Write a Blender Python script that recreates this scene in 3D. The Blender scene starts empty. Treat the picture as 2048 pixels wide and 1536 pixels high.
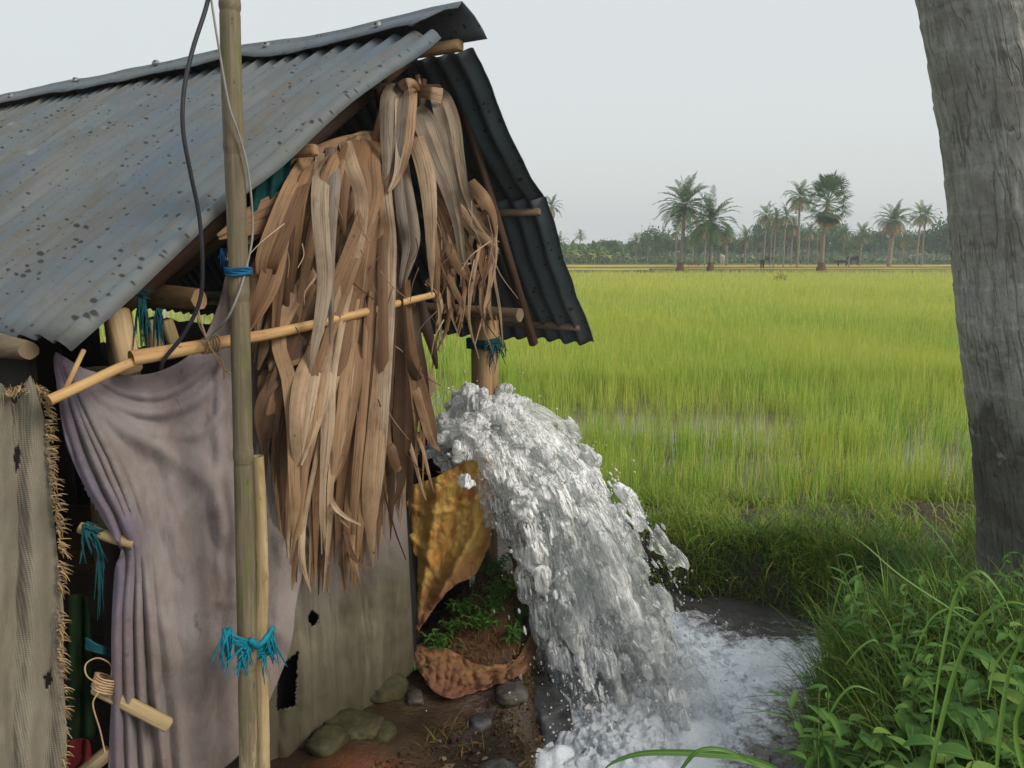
import bpy, math, random
import numpy as np
from mathutils import Vector, Matrix
SC = bpy.context.scene
COL = SC.collection
rnd = random.Random(7)
NR = np.random.default_rng(11)
# ------------------------------------------------------------------ camera
F = 1500.0
PITCH = math.radians(10.0)
CAMZ = 1.5
CP, SP = math.cos(PITCH), math.sin(PITCH)
def ray(px, py):
    u = (px - 1024.0) / F; v = (768.0 - py) / F
    y = CP + v * SP; z = -SP + v * CP
    return u / y, z / y
def at(px, py, Y):
    a, b = ray(px, py)
    return np.array([a * Y, Y, CAMZ + b * Y])
def atz(px, py, Z):
    a, b = ray(px, py)
    return at(px, py, (Z - CAMZ) / b)
# gable of the shed: a vertical plane through L0 along D; off > 0 is nearer to the camera
L0 = np.array([-0.898, 1.5]); D = np.array([0.625, 0.781]); N = np.array([0.781, -0.625])
E = np.array([-0.85, 0.527, 0.009])          # ridge direction, going away
def pl(px, py, off=0.0):
    a, b = ray(px, py)
    o = L0 + N * off
    r = np.array([a, 1.0])
    Y = (o @ N) / (r @ N)
    return np.array([a * Y, Y, CAMZ + b * Y])
cam_d = bpy.data.cameras.new('camera'); cam = bpy.data.objects.new('camera', cam_d); COL.objects.link(cam)
cam_d.sensor_width = 36.0; cam_d.lens = F / 2048 * 36.0
cam_d.clip_start = 0.02; cam_d.clip_end = 5000
cam.location = (0, 0, CAMZ); cam.rotation_euler = (math.radians(80), 0, 0)
SC.camera = cam
# ------------------------------------------------------------------ noise (numpy gradient noise)
_perm = np.random.default_rng(5).permutation(256).astype(np.int64); _perm = np.concatenate([_perm, _perm, _perm])
_g = np.random.default_rng(6).normal(size=(256, 3)); _g /= np.linalg.norm(_g, axis=1)[:, None]
def pn(x, y, z=0.0):
    x, y, z = np.broadcast_arrays(np.asarray(x, float), np.asarray(y, float), np.asarray(z, float))
    xi, yi, zi = np.floor(x).astype(int), np.floor(y).astype(int), np.floor(z).astype(int)
    xf, yf, zf = x - xi, y - yi, z - zi
    u, v, w = [t * t * t * (t * (t * 6 - 15) + 10) for t in (xf, yf, zf)]
    def gr(i, j, k):
        h = _perm[_perm[_perm[(xi + i) & 255] + ((yi + j) & 255)] + ((zi + k) & 255)]
        g = _g[h]
        return g[..., 0] * (xf - i) + g[..., 1] * (yf - j) + g[..., 2] * (zf - k)
    def lp(a, b, t): return a + (b - a) * t
    return lp(lp(lp(gr(0,0,0), gr(1,0,0), u), lp(gr(0,1,0), gr(1,1,0), u), v),
              lp(lp(gr(0,0,1), gr(1,0,1), u), lp(gr(0,1,1), gr(1,1,1), u), v), w) * 1.6
def fbm(x, y, z=0.0, oct=4, gain=0.5):
    s = 0; a = 1.0; f = 1.0
    for i in range(oct):
        s = s + a * pn(x * f + 17.3 * i, y * f, z * f if not np.isscalar(z) or z else 0.37 * i); a *= gain; f *= 2.03
    return s
def sst(a, b, x):
    t = np.clip((np.asarray(x, float) - a) / (b - a), 0, 1); return t * t * (3 - 2 * t)
# ------------------------------------------------------------------ objects
WL = {}
def tag(o, label=None, cat=None, group=None, kind=None):
    if label: o['label'] = label
    if cat: o['category'] = cat
    if group: o['group'] = group
    if kind: o['kind'] = kind
    return o
def empty(name, loc, label, cat, group=None):
    o = bpy.data.objects.new(name, None); COL.objects.link(o)
    o.empty_display_size = 0.1; o.location = tuple(float(c) for c in loc); WL[o] = np.array(loc, float)
    return tag(o, label, cat, group)
def pmat(name):
    return M[name] if isinstance(name, str) else name
def mkobj(name, V, faces, mat, parent=None, uv=None, attrs=None, smooth=True, origin=None, loops=None):
    V = np.asarray(V, float)
    if parent is not None: off = WL[parent]
    elif origin is not None: off = np.array(origin, float)
    else:
        off = np.array([V[:, 0].mean(), V[:, 1].mean(), V[:, 2].min()])
    me = bpy.data.meshes.new(name)
    W = V - off
    if loops is None:
        me.from_pydata(W.tolist(), [], [list(map(int, f)) for f in faces])
    else:
        li, ls, lt = loops
        me.vertices.add(len(W)); me.vertices.foreach_set('co', W.astype(np.float32).ravel())
        me.loops.add(len(li)); me.loops.foreach_set('vertex_index', li.astype(np.int32))
        me.polygons.add(len(ls)); me.polygons.foreach_set('loop_start', ls.astype(np.int32))
        try: me.polygons.foreach_set('loop_total', lt.astype(np.int32))
        except Exception: pass
        me.update(calc_edges=True)
    n = len(me.polygons)
    if smooth: me.polygons.foreach_set('use_smooth', np.ones(n, bool))
    if uv is not None:
        idx = np.empty(len(me.loops), np.int32); me.loops.foreach_get('vertex_index', idx)
        l = me.uv_layers.new(name='UVMap'); l.data.foreach_set('uv', np.asarray(uv, np.float32)[idx].ravel())
    for k, a in (attrs or {}).items():
        at_ = me.attributes.new(k, 'FLOAT', 'POINT'); at_.data.foreach_set('value', np.asarray(a, np.float32))
    me.materials.append(pmat(mat)); me.update()
    o = bpy.data.objects.new(name, me); COL.objects.link(o)
    if parent is not None:
        o.parent = parent; WL[o] = WL[parent]
    else:
        o.location = off; WL[o] = off
    return o
class MB:
    """collects shapes; build() links them as ONE mesh object"""
    def __init__(s): s.v = []; s.f = []; s.uv = []; s.t = []; s.n = 0
    def add(s, V, Fc, UV=None, tint=0.5):
        V = np.asarray(V, float).reshape(-1, 3); k = len(V)
        s.v.append(V); s.f += [tuple(i + s.n for i in f) for f in Fc]
        s.uv.append(np.zeros((k, 2)) if UV is None else np.asarray(UV, float).reshape(-1, 2))
        s.t.append(np.full(k, tint) if np.isscalar(tint) else np.asarray(tint, float)); s.n += k
        return s
    def grid(s, P, UV=None, tint=0.5, keep=None, wrap=False):
        P = np.asarray(P, float); a, b = P.shape[:2]
        Fc = []
        for i in range(a - 1):
            for j in range(b if wrap else b - 1):
                if keep is not None and not keep[i][j]: continue
                j2 = (j + 1) % b
                Fc.append((i * b + j, (i + 1) * b + j, (i + 1) * b + j2, i * b + j2))
        return s.add(P.reshape(-1, 3), Fc, UV, np.asarray(tint).reshape(-1) if not np.isscalar(tint) else tint)
    def tube(s, pts, rad, n=10, tint=0.5, caps=True, hollow=False, jitter=0.0, squash=None):
        P = np.asarray(pts, float); m = len(P)
        R = np.full(m, rad) if np.isscalar(rad) else np.asarray(rad, float)
        T = np.gradient(P, axis=0); T /= np.linalg.norm(T, axis=1)[:, None] + 1e-12
        up = np.array([0, 0, 1.0]) if abs(T[0][2]) < 0.9 else np.array([1.0, 0, 0])
        A = np.cross(T[0], up); A /= np.linalg.norm(A)
        L = np.concatenate([[0], np.cumsum(np.linalg.norm(np.diff(P, axis=0), axis=1))])
        rings = []; uv = []
        for i in range(m):
            A = A - T[i] * (A @ T[i]); A /= np.linalg.norm(A) + 1e-12
            B = np.cross(T[i], A)
            th = np.arange(n) / n * 2 * math.pi
            rr = R[i] * (1 + (jitter * NR.normal(size=n) if jitter else 0))
            sb = 1.0 if squash is None else squash
            rings.append(P[i] + (np.cos(th) * rr)[:, None] * A + (np.sin(th) * rr * sb)[:, None] * B)
            uv += [(t * R[i], L[i]) for t in th]
        b = s.n
        s.grid(np.array(rings), uv, tint, wrap=True)
        if caps:
            for k in (0, m - 1):
                if hollow and k == 0:
                    c = rings[0].mean(0); inn = c + (rings[0] - c) * 0.72; dp = inn + T[0] * R[0] * 2.2
                    q = s.n
                    s.add(np.concatenate([rings[0], inn, dp, [dp.mean(0)]]),
                          [(i, (i + 1) % n, n + (i + 1) % n, n + i) for i in range(n)] +
                          [(n + i, n + (i + 1) % n, 2 * n + (i + 1) % n, 2 * n + i) for i in range(n)] +
                          [(2 * n + i, 2 * n + (i + 1) % n, 3 * n) for i in range(n)], None, tint)
                else:
                    s.add(np.concatenate([rings[k], [rings[k].mean(0)]]),
                          [((i + 1) % n, i, n) if k == 0 else (i, (i + 1) % n, n) for i in range(n)],
                          [(0.3 * R[k] * math.cos(t), 0.3 * R[k] * math.sin(t)) for t in np.arange(n) / n * 6.283] + [(0, 0)], tint)
        return s
    def box(s, c, ax, ay, az, hx, hy, hz, tint=0.5, bev=0.004):
        """box with chamfered edges along its long axis az"""
        c = np.asarray(c, float); ax, ay, az = [np.asarray(q, float) / np.linalg.norm(q) for q in (ax, ay, az)]
        b = min(bev, hx * .4, hy * .4)
        pr = [(hx - b, hy), (hx, hy - b), (hx, -hy + b), (hx - b, -hy), (-hx + b, -hy), (-hx, -hy + b), (-hx, hy - b), (-hx + b, hy)]
        per = np.concatenate([[0], np.cumsum([math.dist(pr[i], pr[(i + 1) % 8]) for i in range(8)])])[:8]
        zs = [-hz, -hz + b, 0, hz - b, hz]; sc = [1 - b / max(hx, hy), 1, 1, 1, 1 - b / max(hx, hy)]
        P = [[c + ax * p[0] * k + ay * p[1] * k + az * z for p in pr] for z, k in zip(zs, sc)]
        s.grid(P, [(u, z) for z in zs for u in per], tint, wrap=True)
        s.add(P[0], [tuple(range(8))], [(p[0], p[1]) for p in pr], tint); s.add(P[-1], [tuple(range(8))[::-1]], [(p[0], p[1]) for p in pr], tint)
        return s
    def bar(s, a, b, w, h, upv=(0, 0, 1), tint=0.5, bev=0.004):
        a, b = np.asarray(a, float), np.asarray(b, float); z = b - a; L = np.linalg.norm(z); z /= L
        x = np.cross(upv, z); x /= np.linalg.norm(x); y = np.cross(z, x)
        return s.box((a + b) / 2, x, y, z, w / 2, h / 2, L / 2, tint, bev)
    def build(s, name, mat, parent=None, smooth=True, origin=None):
        return mkobj(name, np.concatenate(s.v), s.f, mat, parent, np.concatenate(s.uv), {'tint': np.concatenate(s.t)}, smooth, origin)
def cr(pts, n):
    """Catmull-Rom through pts (any dimension), n samples"""
    P = np.asarray(pts, float); P = P.reshape(len(P), -1)
    Q = np.vstack([2 * P[0] - P[1], P, 2 * P[-1] - P[-2]])
    t = np.linspace(0, len(P) - 1 - 1e-9, n); i = t.astype(int); f = (t - i)[:, None]
    p0, p1, p2, p3 = Q[i], Q[i + 1], Q[i + 2], Q[i + 3]
    return 0.5 * (2 * p1 + (p2 - p0) * f + (2 * p0 - 5 * p1 + 4 * p2 - p3) * f ** 2 + (3 * p1 - p0 - 3 * p2 + p3) * f ** 3)
def polydist(px, py, poly):
    """distance from points to a polyline, and the nearest parameter"""
    px, py = np.asarray(px, float), np.asarray(py, float)
    best = np.full(px.shape, 1e9); par = np.zeros(px.shape)
    for k in range(len(poly) - 1):
        (ax, ay), (bx, by) = poly[k][:2], poly[k + 1][:2]
        dx, dy = bx - ax, by - ay
        t = np.clip(((px - ax) * dx + (py - ay) * dy) / (dx * dx + dy * dy + 1e-12), 0, 1)
        d = np.hypot(px - ax - t * dx, py - ay - t * dy)
        m = d < best; best = np.where(m, d, best); par = np.where(m, k + t, par)
    return best, par
def inside(px, py, poly):
    px, py = np.asarray(px, float), np.asarray(py, float); r = np.zeros(px.shape, bool); n = len(poly)
    for k in range(n):
        (ax, ay), (bx, by) = poly[k], poly[(k + 1) % n]
        if ay == by: continue
        r ^= ((ay > py) != (by > py)) & (px < (bx - ax) * (py - ay) / (by - ay) + ax)
    return r
# ------------------------------------------------------------------ materials
M = {}
def lin(c):
    c = c / 255.0
    return c / 12.92 if c <= 0.04045 else ((c + 0.055) / 1.055) ** 2.4
def S(r, g, b, k=1.0): return (min(1, lin(r) * k), min(1, lin(g) * k), min(1, lin(b) * k), 1)
class G:
    def __init__(s, name):
        s.m = bpy.data.materials.new(name); s.m.use_nodes = True; s.t = s.m.node_tree; s.t.nodes.clear(); M[name] = s.m
        s.out = s.n('ShaderNodeOutputMaterial')
    def n(s, typ, **kw):
        nd = s.t.nodes.new(typ)
        for k, v in kw.items(): setattr(nd, k, v)
        return nd
    def put(s, sock, v):
        if isinstance(v, bpy.types.NodeSocket): s.t.links.new(v, sock)
        elif v is not None:
            if hasattr(sock.default_value, '__len__') and not hasattr(v, '__len__'): v = (v,) * len(sock.default_value)
            sock.default_value = v
    def uv(s): return s.n('ShaderNodeTexCoord').outputs['UV']
    def obj(s): return s.n('ShaderNodeTexCoord').outputs['Object']
    def pos(s): return s.n('ShaderNodeNewGeometry').outputs['Position']
    def attr(s, name): return s.n('ShaderNodeAttribute', attribute_name=name).outputs['Fac']
    def map(s, v, scale=(1, 1, 1), loc=(0, 0, 0), rot=(0, 0, 0)):
        m = s.n('ShaderNodeMapping'); s.put(m.inputs['Vector'], v); m.inputs['Scale'].default_value = scale
        m.inputs['Location'].default_value = loc; m.inputs['Rotation'].default_value = rot
        return m.outputs[0]
    def noise(s, v, scale=5, detail=4, rough=0.55, dist=0.0):
        m = s.n('ShaderNodeTexNoise'); s.put(m.inputs['Vector'], v)
        for k, x in (('Scale', scale), ('Detail', detail), ('Roughness', rough), ('Distortion', dist)): s.put(m.inputs[k], x)
        return m.outputs['Fac']
    def vor(s, v, scale=5, feature='F1', out='Distance', rand=1.0):
        m = s.n('ShaderNodeTexVoronoi', feature=feature); s.put(m.inputs['Vector'], v); s.put(m.inputs['Scale'], scale); s.put(m.inputs['Randomness'], rand)
        return m.outputs[out]
    def wave(s, v, scale=5, dist=0.0, direction='X', detail=2):
        m = s.n('ShaderNodeTexWave', bands_direction=direction); s.put(m.inputs['Vector'], v)
        for k, x in (('Scale', scale), ('Distortion', dist), ('Detail', detail)): s.put(m.inputs[k], x)
        return m.outputs['Fac']
    def ramp(s, f, stops, interp='LINEAR'):
        m = s.n('ShaderNodeValToRGB'); s.put(m.inputs[0], f); r = m.color_ramp; r.interpolation = interp
        while len(r.elements) < len(stops): r.elements.new(0.5)
        for e, (p, c) in zip(r.elements, stops):
            e.position = p; e.color = c if hasattr(c, '__len__') else (c, c, c, 1)
        return m.outputs[0]
    def mix(s, f, a, b, mode='MIX'):
        m = s.n('ShaderNodeMix', data_type='RGBA', blend_type=mode)
        s.put(m.inputs[0], f); s.put(m.inputs[6], a); s.put(m.inputs[7], b); return m.outputs[2]
    def math(s, op, a, b=None, c=None):
        m = s.n('ShaderNodeMath', operation=op); s.put(m.inputs[0], a)
        if b is not None: s.put(m.inputs[1], b)
        if c is not None: s.put(m.inputs[2], c)
        return m.outputs[0]
    def sep(s, v):
        m = s.n('ShaderNodeSeparateXYZ'); s.put(m.inputs[0], v); return m.outputs
    def bump(s, h, strength=0.5, dist=0.01, normal=None):
        m = s.n('ShaderNodeBump'); s.put(m.inputs['Height'], h); m.inputs['Strength'].default_value = strength; m.inputs['Distance'].default_value = dist
        if normal is not None: s.put(m.inputs['Normal'], normal)
        return m.outputs[0]
    def bsdf(s, col, rough=0.8, spec=0.3, normal=None, **kw):
        m = s.n('ShaderNodeBsdfPrincipled'); s.put(m.inputs['Base Color'], col); s.put(m.inputs['Roughness'], rough); s.put(m.inputs['Specular IOR Level'], spec)
        if normal is not None: s.put(m.inputs['Normal'], normal)
        for k, v in kw.items(): s.put(m.inputs[k.replace('_', ' ')], v)
        return m.outputs[0]
    def leaf(s, col, rough=0.6, spec=0.3, trans=0.35, tcol=None, normal=None):
        a = s.bsdf(col, rough, spec, normal)
        t = s.n('ShaderNodeBsdfTranslucent'); s.put(t.inputs[0], tcol if tcol is not None else col)
        m = s.n('ShaderNodeMixShader'); m.inputs[0].default_value = trans
        s.t.links.new(a, m.inputs[1]); s.t.links.new(t.outputs[0], m.inputs[2]); return m.outputs[0]
    def mixs(s, f, a, b):
        m = s.n('ShaderNodeMixShader'); s.put(m.inputs[0], f); s.t.links.new(a, m.inputs[1]); s.t.links.new(b, m.inputs[2]); return m.outputs[0]
    def end(s, sh): s.t.links.new(sh, s.out.inputs['Surface']); return s.m

def m_roof(name, c0, c1, rust):
    g = G(name); uv = g.uv()
    big = g.noise(uv, 2.2, 5, 0.6, 0.4); str_ = g.noise(g.map(uv, (22, 1.6, 1)), 1.0, 5, 0.6)
    col = g.mix(g.ramp(big, [(0.35, 0), (0.65, 1)]), c0, c1)
    col = g.mix(g.math('MULTIPLY', g.ramp(str_, [(0.46, 0), (0.74, 1)]), 0.7), col, rust)
    col = g.mix(g.math('MULTIPLY', g.ramp(g.noise(uv, 5.5, 6, 0.7, 0.8), [(0.52, 0), (0.72, 1)]), 0.7), col, S(112, 104, 84, .75))
    # droppings and rust specks: irregular dots in loose clusters
    wob = g.n('ShaderNodeVectorMath', operation='ADD'); g.put(wob.inputs[0], uv)
    nz = g.n('ShaderNodeTexNoise'); g.put(nz.inputs['Vector'], uv); nz.inputs['Scale'].default_value = 60
    sc = g.n('ShaderNodeVectorMath', operation='SCALE'); g.put(sc.inputs[0], nz.outputs['Color']); sc.inputs['Scale'].default_value = 0.007
    g.put(wob.inputs[1], sc.outputs[0])
    d = g.vor(wob.outputs[0], 44); cl = g.noise(uv, 3.0, 4); vr = g.vor(wob.outputs[0], 44, out='Color')
    size = g.math('MULTIPLY', g.sep(vr)[0], g.ramp(cl, [(0.36, 0.04), (0.68, 0.38)]))
    spot = g.ramp(g.math('SUBTRACT', d, size), [(0.0, 1), (0.12, 0)])
    col = g.mix(g.math('MULTIPLY', spot, 0.85), col, S(48, 46, 42, .8))
    fine = g.ramp(g.vor(wob.outputs[0], 75), [(0.08, 1), (0.16, 0)])
    col = g.mix(g.math('MULTIPLY', fine, 0.35), col, S(60, 58, 55, .8))
    pale = g.ramp(g.noise(uv, 6, 2), [(0.70, 0), (0.78, 1)])
    col = g.mix(g.math('MULTIPLY', pale, 0.4), col, S(165, 168, 160))
    g.end(g.bsdf(col, g.ramp(big, [(0.3, 0.62), (0.7, 0.8)]), 0.35, g.bump(g.noise(uv, 16, 5), 0.25, 0.01), Metallic=0.15))
m_roof('roof_metal', S(98, 113, 126, .8), S(126, 130, 128, .8), S(112, 98, 80, .8))
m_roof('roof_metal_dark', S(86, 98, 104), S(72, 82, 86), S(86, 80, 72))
m_roof('cap_metal', S(98, 113, 126, .8), S(118, 126, 130, .8), S(104, 98, 86, .8))

def m_bamboo(name, c0, c1, cd, moss=None):
    g = G(name); uv = g.uv(); t = g.attr('tint')
    st = g.noise(g.map(uv, (160, 5, 1)), 1, 4, 0.6); big = g.noise(g.map(uv, (14, 3, 1)), 1, 4, 0.6)
    col = g.mix(g.ramp(st, [(0.35, 0), (0.7, 1)]), c0, c1)
    col = g.mix(g.ramp(big, [(0.44, 0), (0.68, 0.8)]), col, cd)
    if moss is not None: col = g.mix(g.math('MULTIPLY', g.ramp(g.noise(g.map(uv, (34, 7, 1)), 1, 5, .65), [(.5, 0), (.56, .85)]), g.ramp(g.sep(g.pos())[2], [(.05, 1), (.42, 0)])), col, S(196, 176, 142))
    if moss is not None: col = g.mix(g.ramp(g.noise(g.map(uv, (20, 5, 1)), 1, 6, .7), [(0.52, 0), (0.66, 0.7)]), col, moss)
    sp = g.ramp(g.noise(g.map(uv, (90, 30, 1)), 1, 3), [(0.66, 0), (0.74, 1)])
    col = g.mix(g.math('MULTIPLY', sp, 0.7), col, S(50, 42, 32))
    col = g.mix(g.ramp(t, [(0.55, 0), (1, 1)]), col, S(56, 46, 36))
    g.end(g.bsdf(col, 0.62, 0.25, g.bump(st, 0.3, 0.002)))
m_bamboo('bamboo_grey', S(132, 120, 98), S(100, 92, 72), S(78, 72, 58), S(92, 104, 40))
m_bamboo('bamboo_straw', S(205, 170, 118), S(170, 134, 90), S(140, 92, 62))
m_bamboo('bamboo_pale', S(168, 150, 112), S(140, 118, 84), S(196, 176, 140), S(120, 98, 60))
m_bamboo('wood_grey', S(140, 122, 98), S(100, 86, 68), S(70, 58, 46))
m_bamboo('wood_tan', S(176, 146, 108), S(140, 112, 82), S(110, 86, 62))
m_bamboo('wood_orange', S(176, 122, 78), S(140, 92, 60), S(90, 62, 44))
m_bamboo('wood_dark', S(84, 62, 48), S(60, 46, 38), S(44, 34, 28))

g = G('dry_leaf'); uv = g.uv(); t = g.attr('tint')
st = g.noise(g.map(uv, (260, 3.5, 1)), 1, 4, 0.65); bl = g.noise(g.map(uv, (16, 9, 1)), 1, 5, 0.6)
base = g.ramp(t, [(0.0, S(46, 38, 32)), (0.22, S(88, 68, 52)), (0.45, S(138, 106, 78)), (0.66, S(180, 148, 114)), (0.85, S(192, 172, 148)), (1.0, S(132, 123, 113))])
col = g.mix(g.ramp(st, [(0.3, 0.42), (0.62, 0)]), base, g.mix(0.62, base, S(70, 48, 34)))
col = g.mix(g.ramp(bl, [(0.48, 0), (0.74, 0.7)]), col, S(112, 82, 60))
slit = g.ramp(g.noise(g.map(uv, (110, 1.6, 1)), 1, 3, 0.5), [(0.475, 0), (0.495, 1), (0.505, 1), (0.525, 0)])
col = g.mix(g.math('MULTIPLY', slit, .5), col, S(62, 44, 32))
col = g.mix(g.ramp(g.noise(g.map(uv, (60, 30, 1)), 1, 2), [(0.70, 0), (0.76, 0.8)]), col, S(60, 44, 34))
g.end(g.leaf(col, 0.6, 0.25, 0.14, None, g.bump(st, 0.5, 0.002)))

g = G('towel'); uv = g.uv()
fine = g.noise(uv, 420, 2, 0.6); big = g.noise(uv, 3.2, 4, 0.6); st = g.noise(g.map(uv, (9, 5, 1)), 1, 6, 0.68, 0.6)
col = g.mix(g.ramp(g.attr('tint'), [(0.0, 0), (1, 1)]), S(152, 146, 144), S(108, 103, 126))
col = g.mix(g.ramp(big, [(0.42, 0), (0.68, 0.55)]), col, S(136, 120, 120))
col = g.mix(g.ramp(st, [(0.50, 0), (0.70, 0.6)]), col, S(112, 92, 80))
col = g.mix(g.ramp(g.noise(g.map(uv, (3.2, 1.5, 1)), 1, 5, .7, .8), [(0.52, 0), (0.66, 0.45)]), col, S(92, 76, 68))
col = g.mix(g.ramp(g.noise(g.map(uv, (16, 8, 1)), 1, 5, .7), [(0.62, 0), (0.72, 0.7)]), col, S(70, 56, 48))
col = g.mix(g.ramp(g.sep(g.pos())[2], [(0.05, 0.35), (0.55, 0.0)]), col, S(120, 100, 84))
col = g.mix(0.4, col, g.mix(fine, S(60, 52, 52), S(215, 200, 195)), 'SOFT_LIGHT')
g.end(g.bsdf(col, 0.95, 0.1, g.bump(g.math('ADD', fine, g.math('MULTIPLY', g.noise(g.map(uv, (34, 12, 1)), 1, 5, .7, .6), 2.0)), 0.6, 0.004), Sheen_Weight=0.15))

def m_weave(name, c0, c1, sc, dark):
    g = G(name); uv = g.uv()
    w = g.math('MULTIPLY', g.wave(uv, sc, 1.2, 'X'), g.wave(uv, sc, 1.2, 'Y')); big = g.noise(uv, 5, 5, 0.65); st = g.noise(g.map(uv, (22, 2.5, 1)), 1, 5, .6)
    col = g.mix(g.ramp(big, [(0.35, 0), (0.7, 1)]), c0, c1)
    col = g.mix(g.math('MULTIPLY', g.ramp(w, [(0.0, 1), (0.5, 0)]), 0.45), col, dark)
    col = g.mix(g.ramp(st, [(0.5, 0), (0.8, 0.6)]), col, dark)
    g.end(g.bsdf(col, 0.95, 0.1, g.bump(w, 0.6, 0.002)))
m_weave('jute', S(150, 144, 128), S(126, 122, 112), 75, S(88, 80, 68))
m_weave('sack', S(196, 148, 58), S(178, 112, 48), 120, S(96, 62, 30))
g = G('jute_fibre'); t = g.attr('tint')
g.end(g.bsdf(g.ramp(t, [(0, S(104, 86, 62)), (1, S(172, 148, 112))]), 0.9, 0.1))

g = G('sack_wet'); uv = g.uv()
st = g.noise(g.map(uv, (26, 7, 1)), 1, 6, 0.7, 1.0); big = g.noise(uv, 5, 5, 0.65, .5); w = g.math('MULTIPLY', g.wave(uv, 110, 2.0, 'X'), g.wave(uv, 110, 2.0, 'Y'))
col = g.mix(g.ramp(g.attr('tint'), [(0, 0), (1, 1)]), S(250, 204, 112), S(146, 104, 88))
col = g.mix(g.ramp(g.noise(uv, 7, 4, .6), [(0.46, 0), (0.60, 0.8)]), col, g.mix(g.attr('tint'), S(226, 150, 78), S(150, 100, 80)))
col = g.mix(g.ramp(big, [(0.48, 0), (0.68, 0.8)]), col, g.mix(g.attr('tint'), S(236, 206, 112), S(124, 80, 60)))
col = g.mix(g.ramp(st, [(0.50, 0), (0.75, 0.4)]), col, S(150, 100, 58))
col = g.mix(g.ramp(g.noise(g.map(uv, (60, 9, 1)), 1, 6, .7, 1.5), [(0.63, 0), (0.70, 0.6)]), col, S(84, 54, 32))
g.end(g.leaf(col, 0.5, 0.35, 0.12, None, g.bump(g.math('ADD', g.math('MULTIPLY', w, 0.2), st), 0.9, 0.010)))

def m_sheet(name, c0, c1, c2, dark):
    g = G(name); uv = g.uv()
    st = g.noise(g.map(uv, (18, 1.4, 1)), 1, 6, 0.65, .3); big = g.noise(uv, 4, 5, 0.6)
    col = g.mix(g.ramp(big, [(0.4, 0), (0.65, 1)]), c0, c1)
    col = g.mix(g.ramp(st, [(0.45, 0), (0.66, 0.9)]), col, c2)
    col = g.mix(g.ramp(g.noise(g.map(uv, (9, .8, 1)), 1, 3), [(.42, .7), (.62, 0)]), col, g.mix(.5, c2, dark))
    low = g.ramp(g.math('ADD', g.sep(g.pos())[2], g.math('MULTIPLY', st, 0.35)), [(0.10, 0.9), (0.46, 0)])  # darker towards the foot: dirt plus light falloff put into the colour
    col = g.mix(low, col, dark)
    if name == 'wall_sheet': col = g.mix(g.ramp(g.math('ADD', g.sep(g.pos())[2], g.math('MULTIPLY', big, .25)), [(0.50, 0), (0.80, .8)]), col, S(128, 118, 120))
    col = g.mix(g.ramp(g.noise(uv, 90, 3), [(0.6, 0), (0.75, 0.4)]), col, dark)
    g.end(g.bsdf(col, 0.75, 0.3, g.bump(g.noise(uv, 40, 4), 0.25, 0.004)))
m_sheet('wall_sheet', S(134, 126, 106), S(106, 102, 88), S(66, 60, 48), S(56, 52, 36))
m_sheet('dark_sheet', S(40, 42, 48), S(32, 34, 40), S(26, 28, 32), S(30, 28, 26))
m_sheet('backing_dark', S(40, 34, 32), S(30, 27, 26), S(48, 38, 32), S(24, 22, 20))  # near-black backing colour standing in for shade inside the shed

def m_simple(name, c, rough=0.7, spec=0.3, var=0.35, sc=30, **kw):
    g = G(name); p = g.obj(); n = g.noise(p, sc, 4, 0.6)
    d = (c[0] * (1 - var), c[1] * (1 - var), c[2] * (1 - var), 1)
    g.end(g.bsdf(g.mix(g.ramp(n, [(0.3, 0), (0.7, 1)]), d, c), rough, spec, g.bump(n, 0.3, 0.003), **kw))
m_simple('cable_black', S(44, 46, 52), 0.55, 0.4)
m_simple('wire_grey', S(150, 150, 145), 0.6, 0.3)
m_simple('twine', S(190, 160, 125), 0.9, 0.1)
m_simple('rope_teal', S(0, 128, 150), 0.7, 0.3, .45, 60)
m_simple('rope_blue', S(20, 96, 140), 0.6, 0.3, .45, 60)
m_simple('rope_dull', S(30, 84, 92), 0.8, 0.2, .5, 60)
m_simple('net_green', S(12, 70, 72), 0.8, 0.2, .5, 40)
m_simple('cloth_green', S(24, 44, 24), 0.9, 0.1, .4, 14)
m_simple('cloth_red', S(92, 30, 34), 0.9, 0.1, .4, 14)
m_simple('pipe_black', S(38, 38, 40), 0.45, 0.4, .5, 12)
m_simple('washer', S(150, 152, 146), 0.5, 0.5, .4, 80, Metallic=.4)
m_simple('bolt', S(84, 84, 82), 0.5, 0.5, .4, 80, Metallic=.5)
m_simple('cow_white', S(205, 196, 180), 0.9, 0.1, .15, 3)
m_simple('cow_dark', S(44, 36, 32), 0.9, 0.1, .3, 3)
m_simple('straw', S(150, 124, 82), 0.95, 0.1, .5, 6)

g = G('stone'); p = g.obj(); n = g.noise(p, 9, 8, .65); 
col = g.mix(g.ramp(n, [(0.35, 0), (0.65, 1)]), S(44, 40, 38), S(88, 80, 74))
col = g.mix(g.ramp(g.noise(p, 5, 5), [(0.5, 0), (0.62, .7)]), col, S(70, 72, 40))
g.end(g.bsdf(col, 0.6, 0.4, g.bump(n, 0.8, 0.02)))
g = G('stone_wet'); p = g.obj(); n = g.noise(p, 11, 8, .7)
col = g.mix(g.ramp(n, [(0.35, 0), (0.65, 1)]), S(34, 34, 35), S(78, 80, 82))
g.end(g.bsdf(col, 0.28, 0.5, g.bump(n, 0.9, 0.02)))
g = G('stone_moss'); p = g.obj(); n = g.noise(p, 9, 8, .65)
col = g.mix(g.ramp(n, [(0.35, 0), (0.65, 1)]), S(40, 40, 28), S(78, 74, 50))
g.end(g.bsdf(col, 0.8, 0.2, g.bump(n, 0.8, 0.02)))

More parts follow.
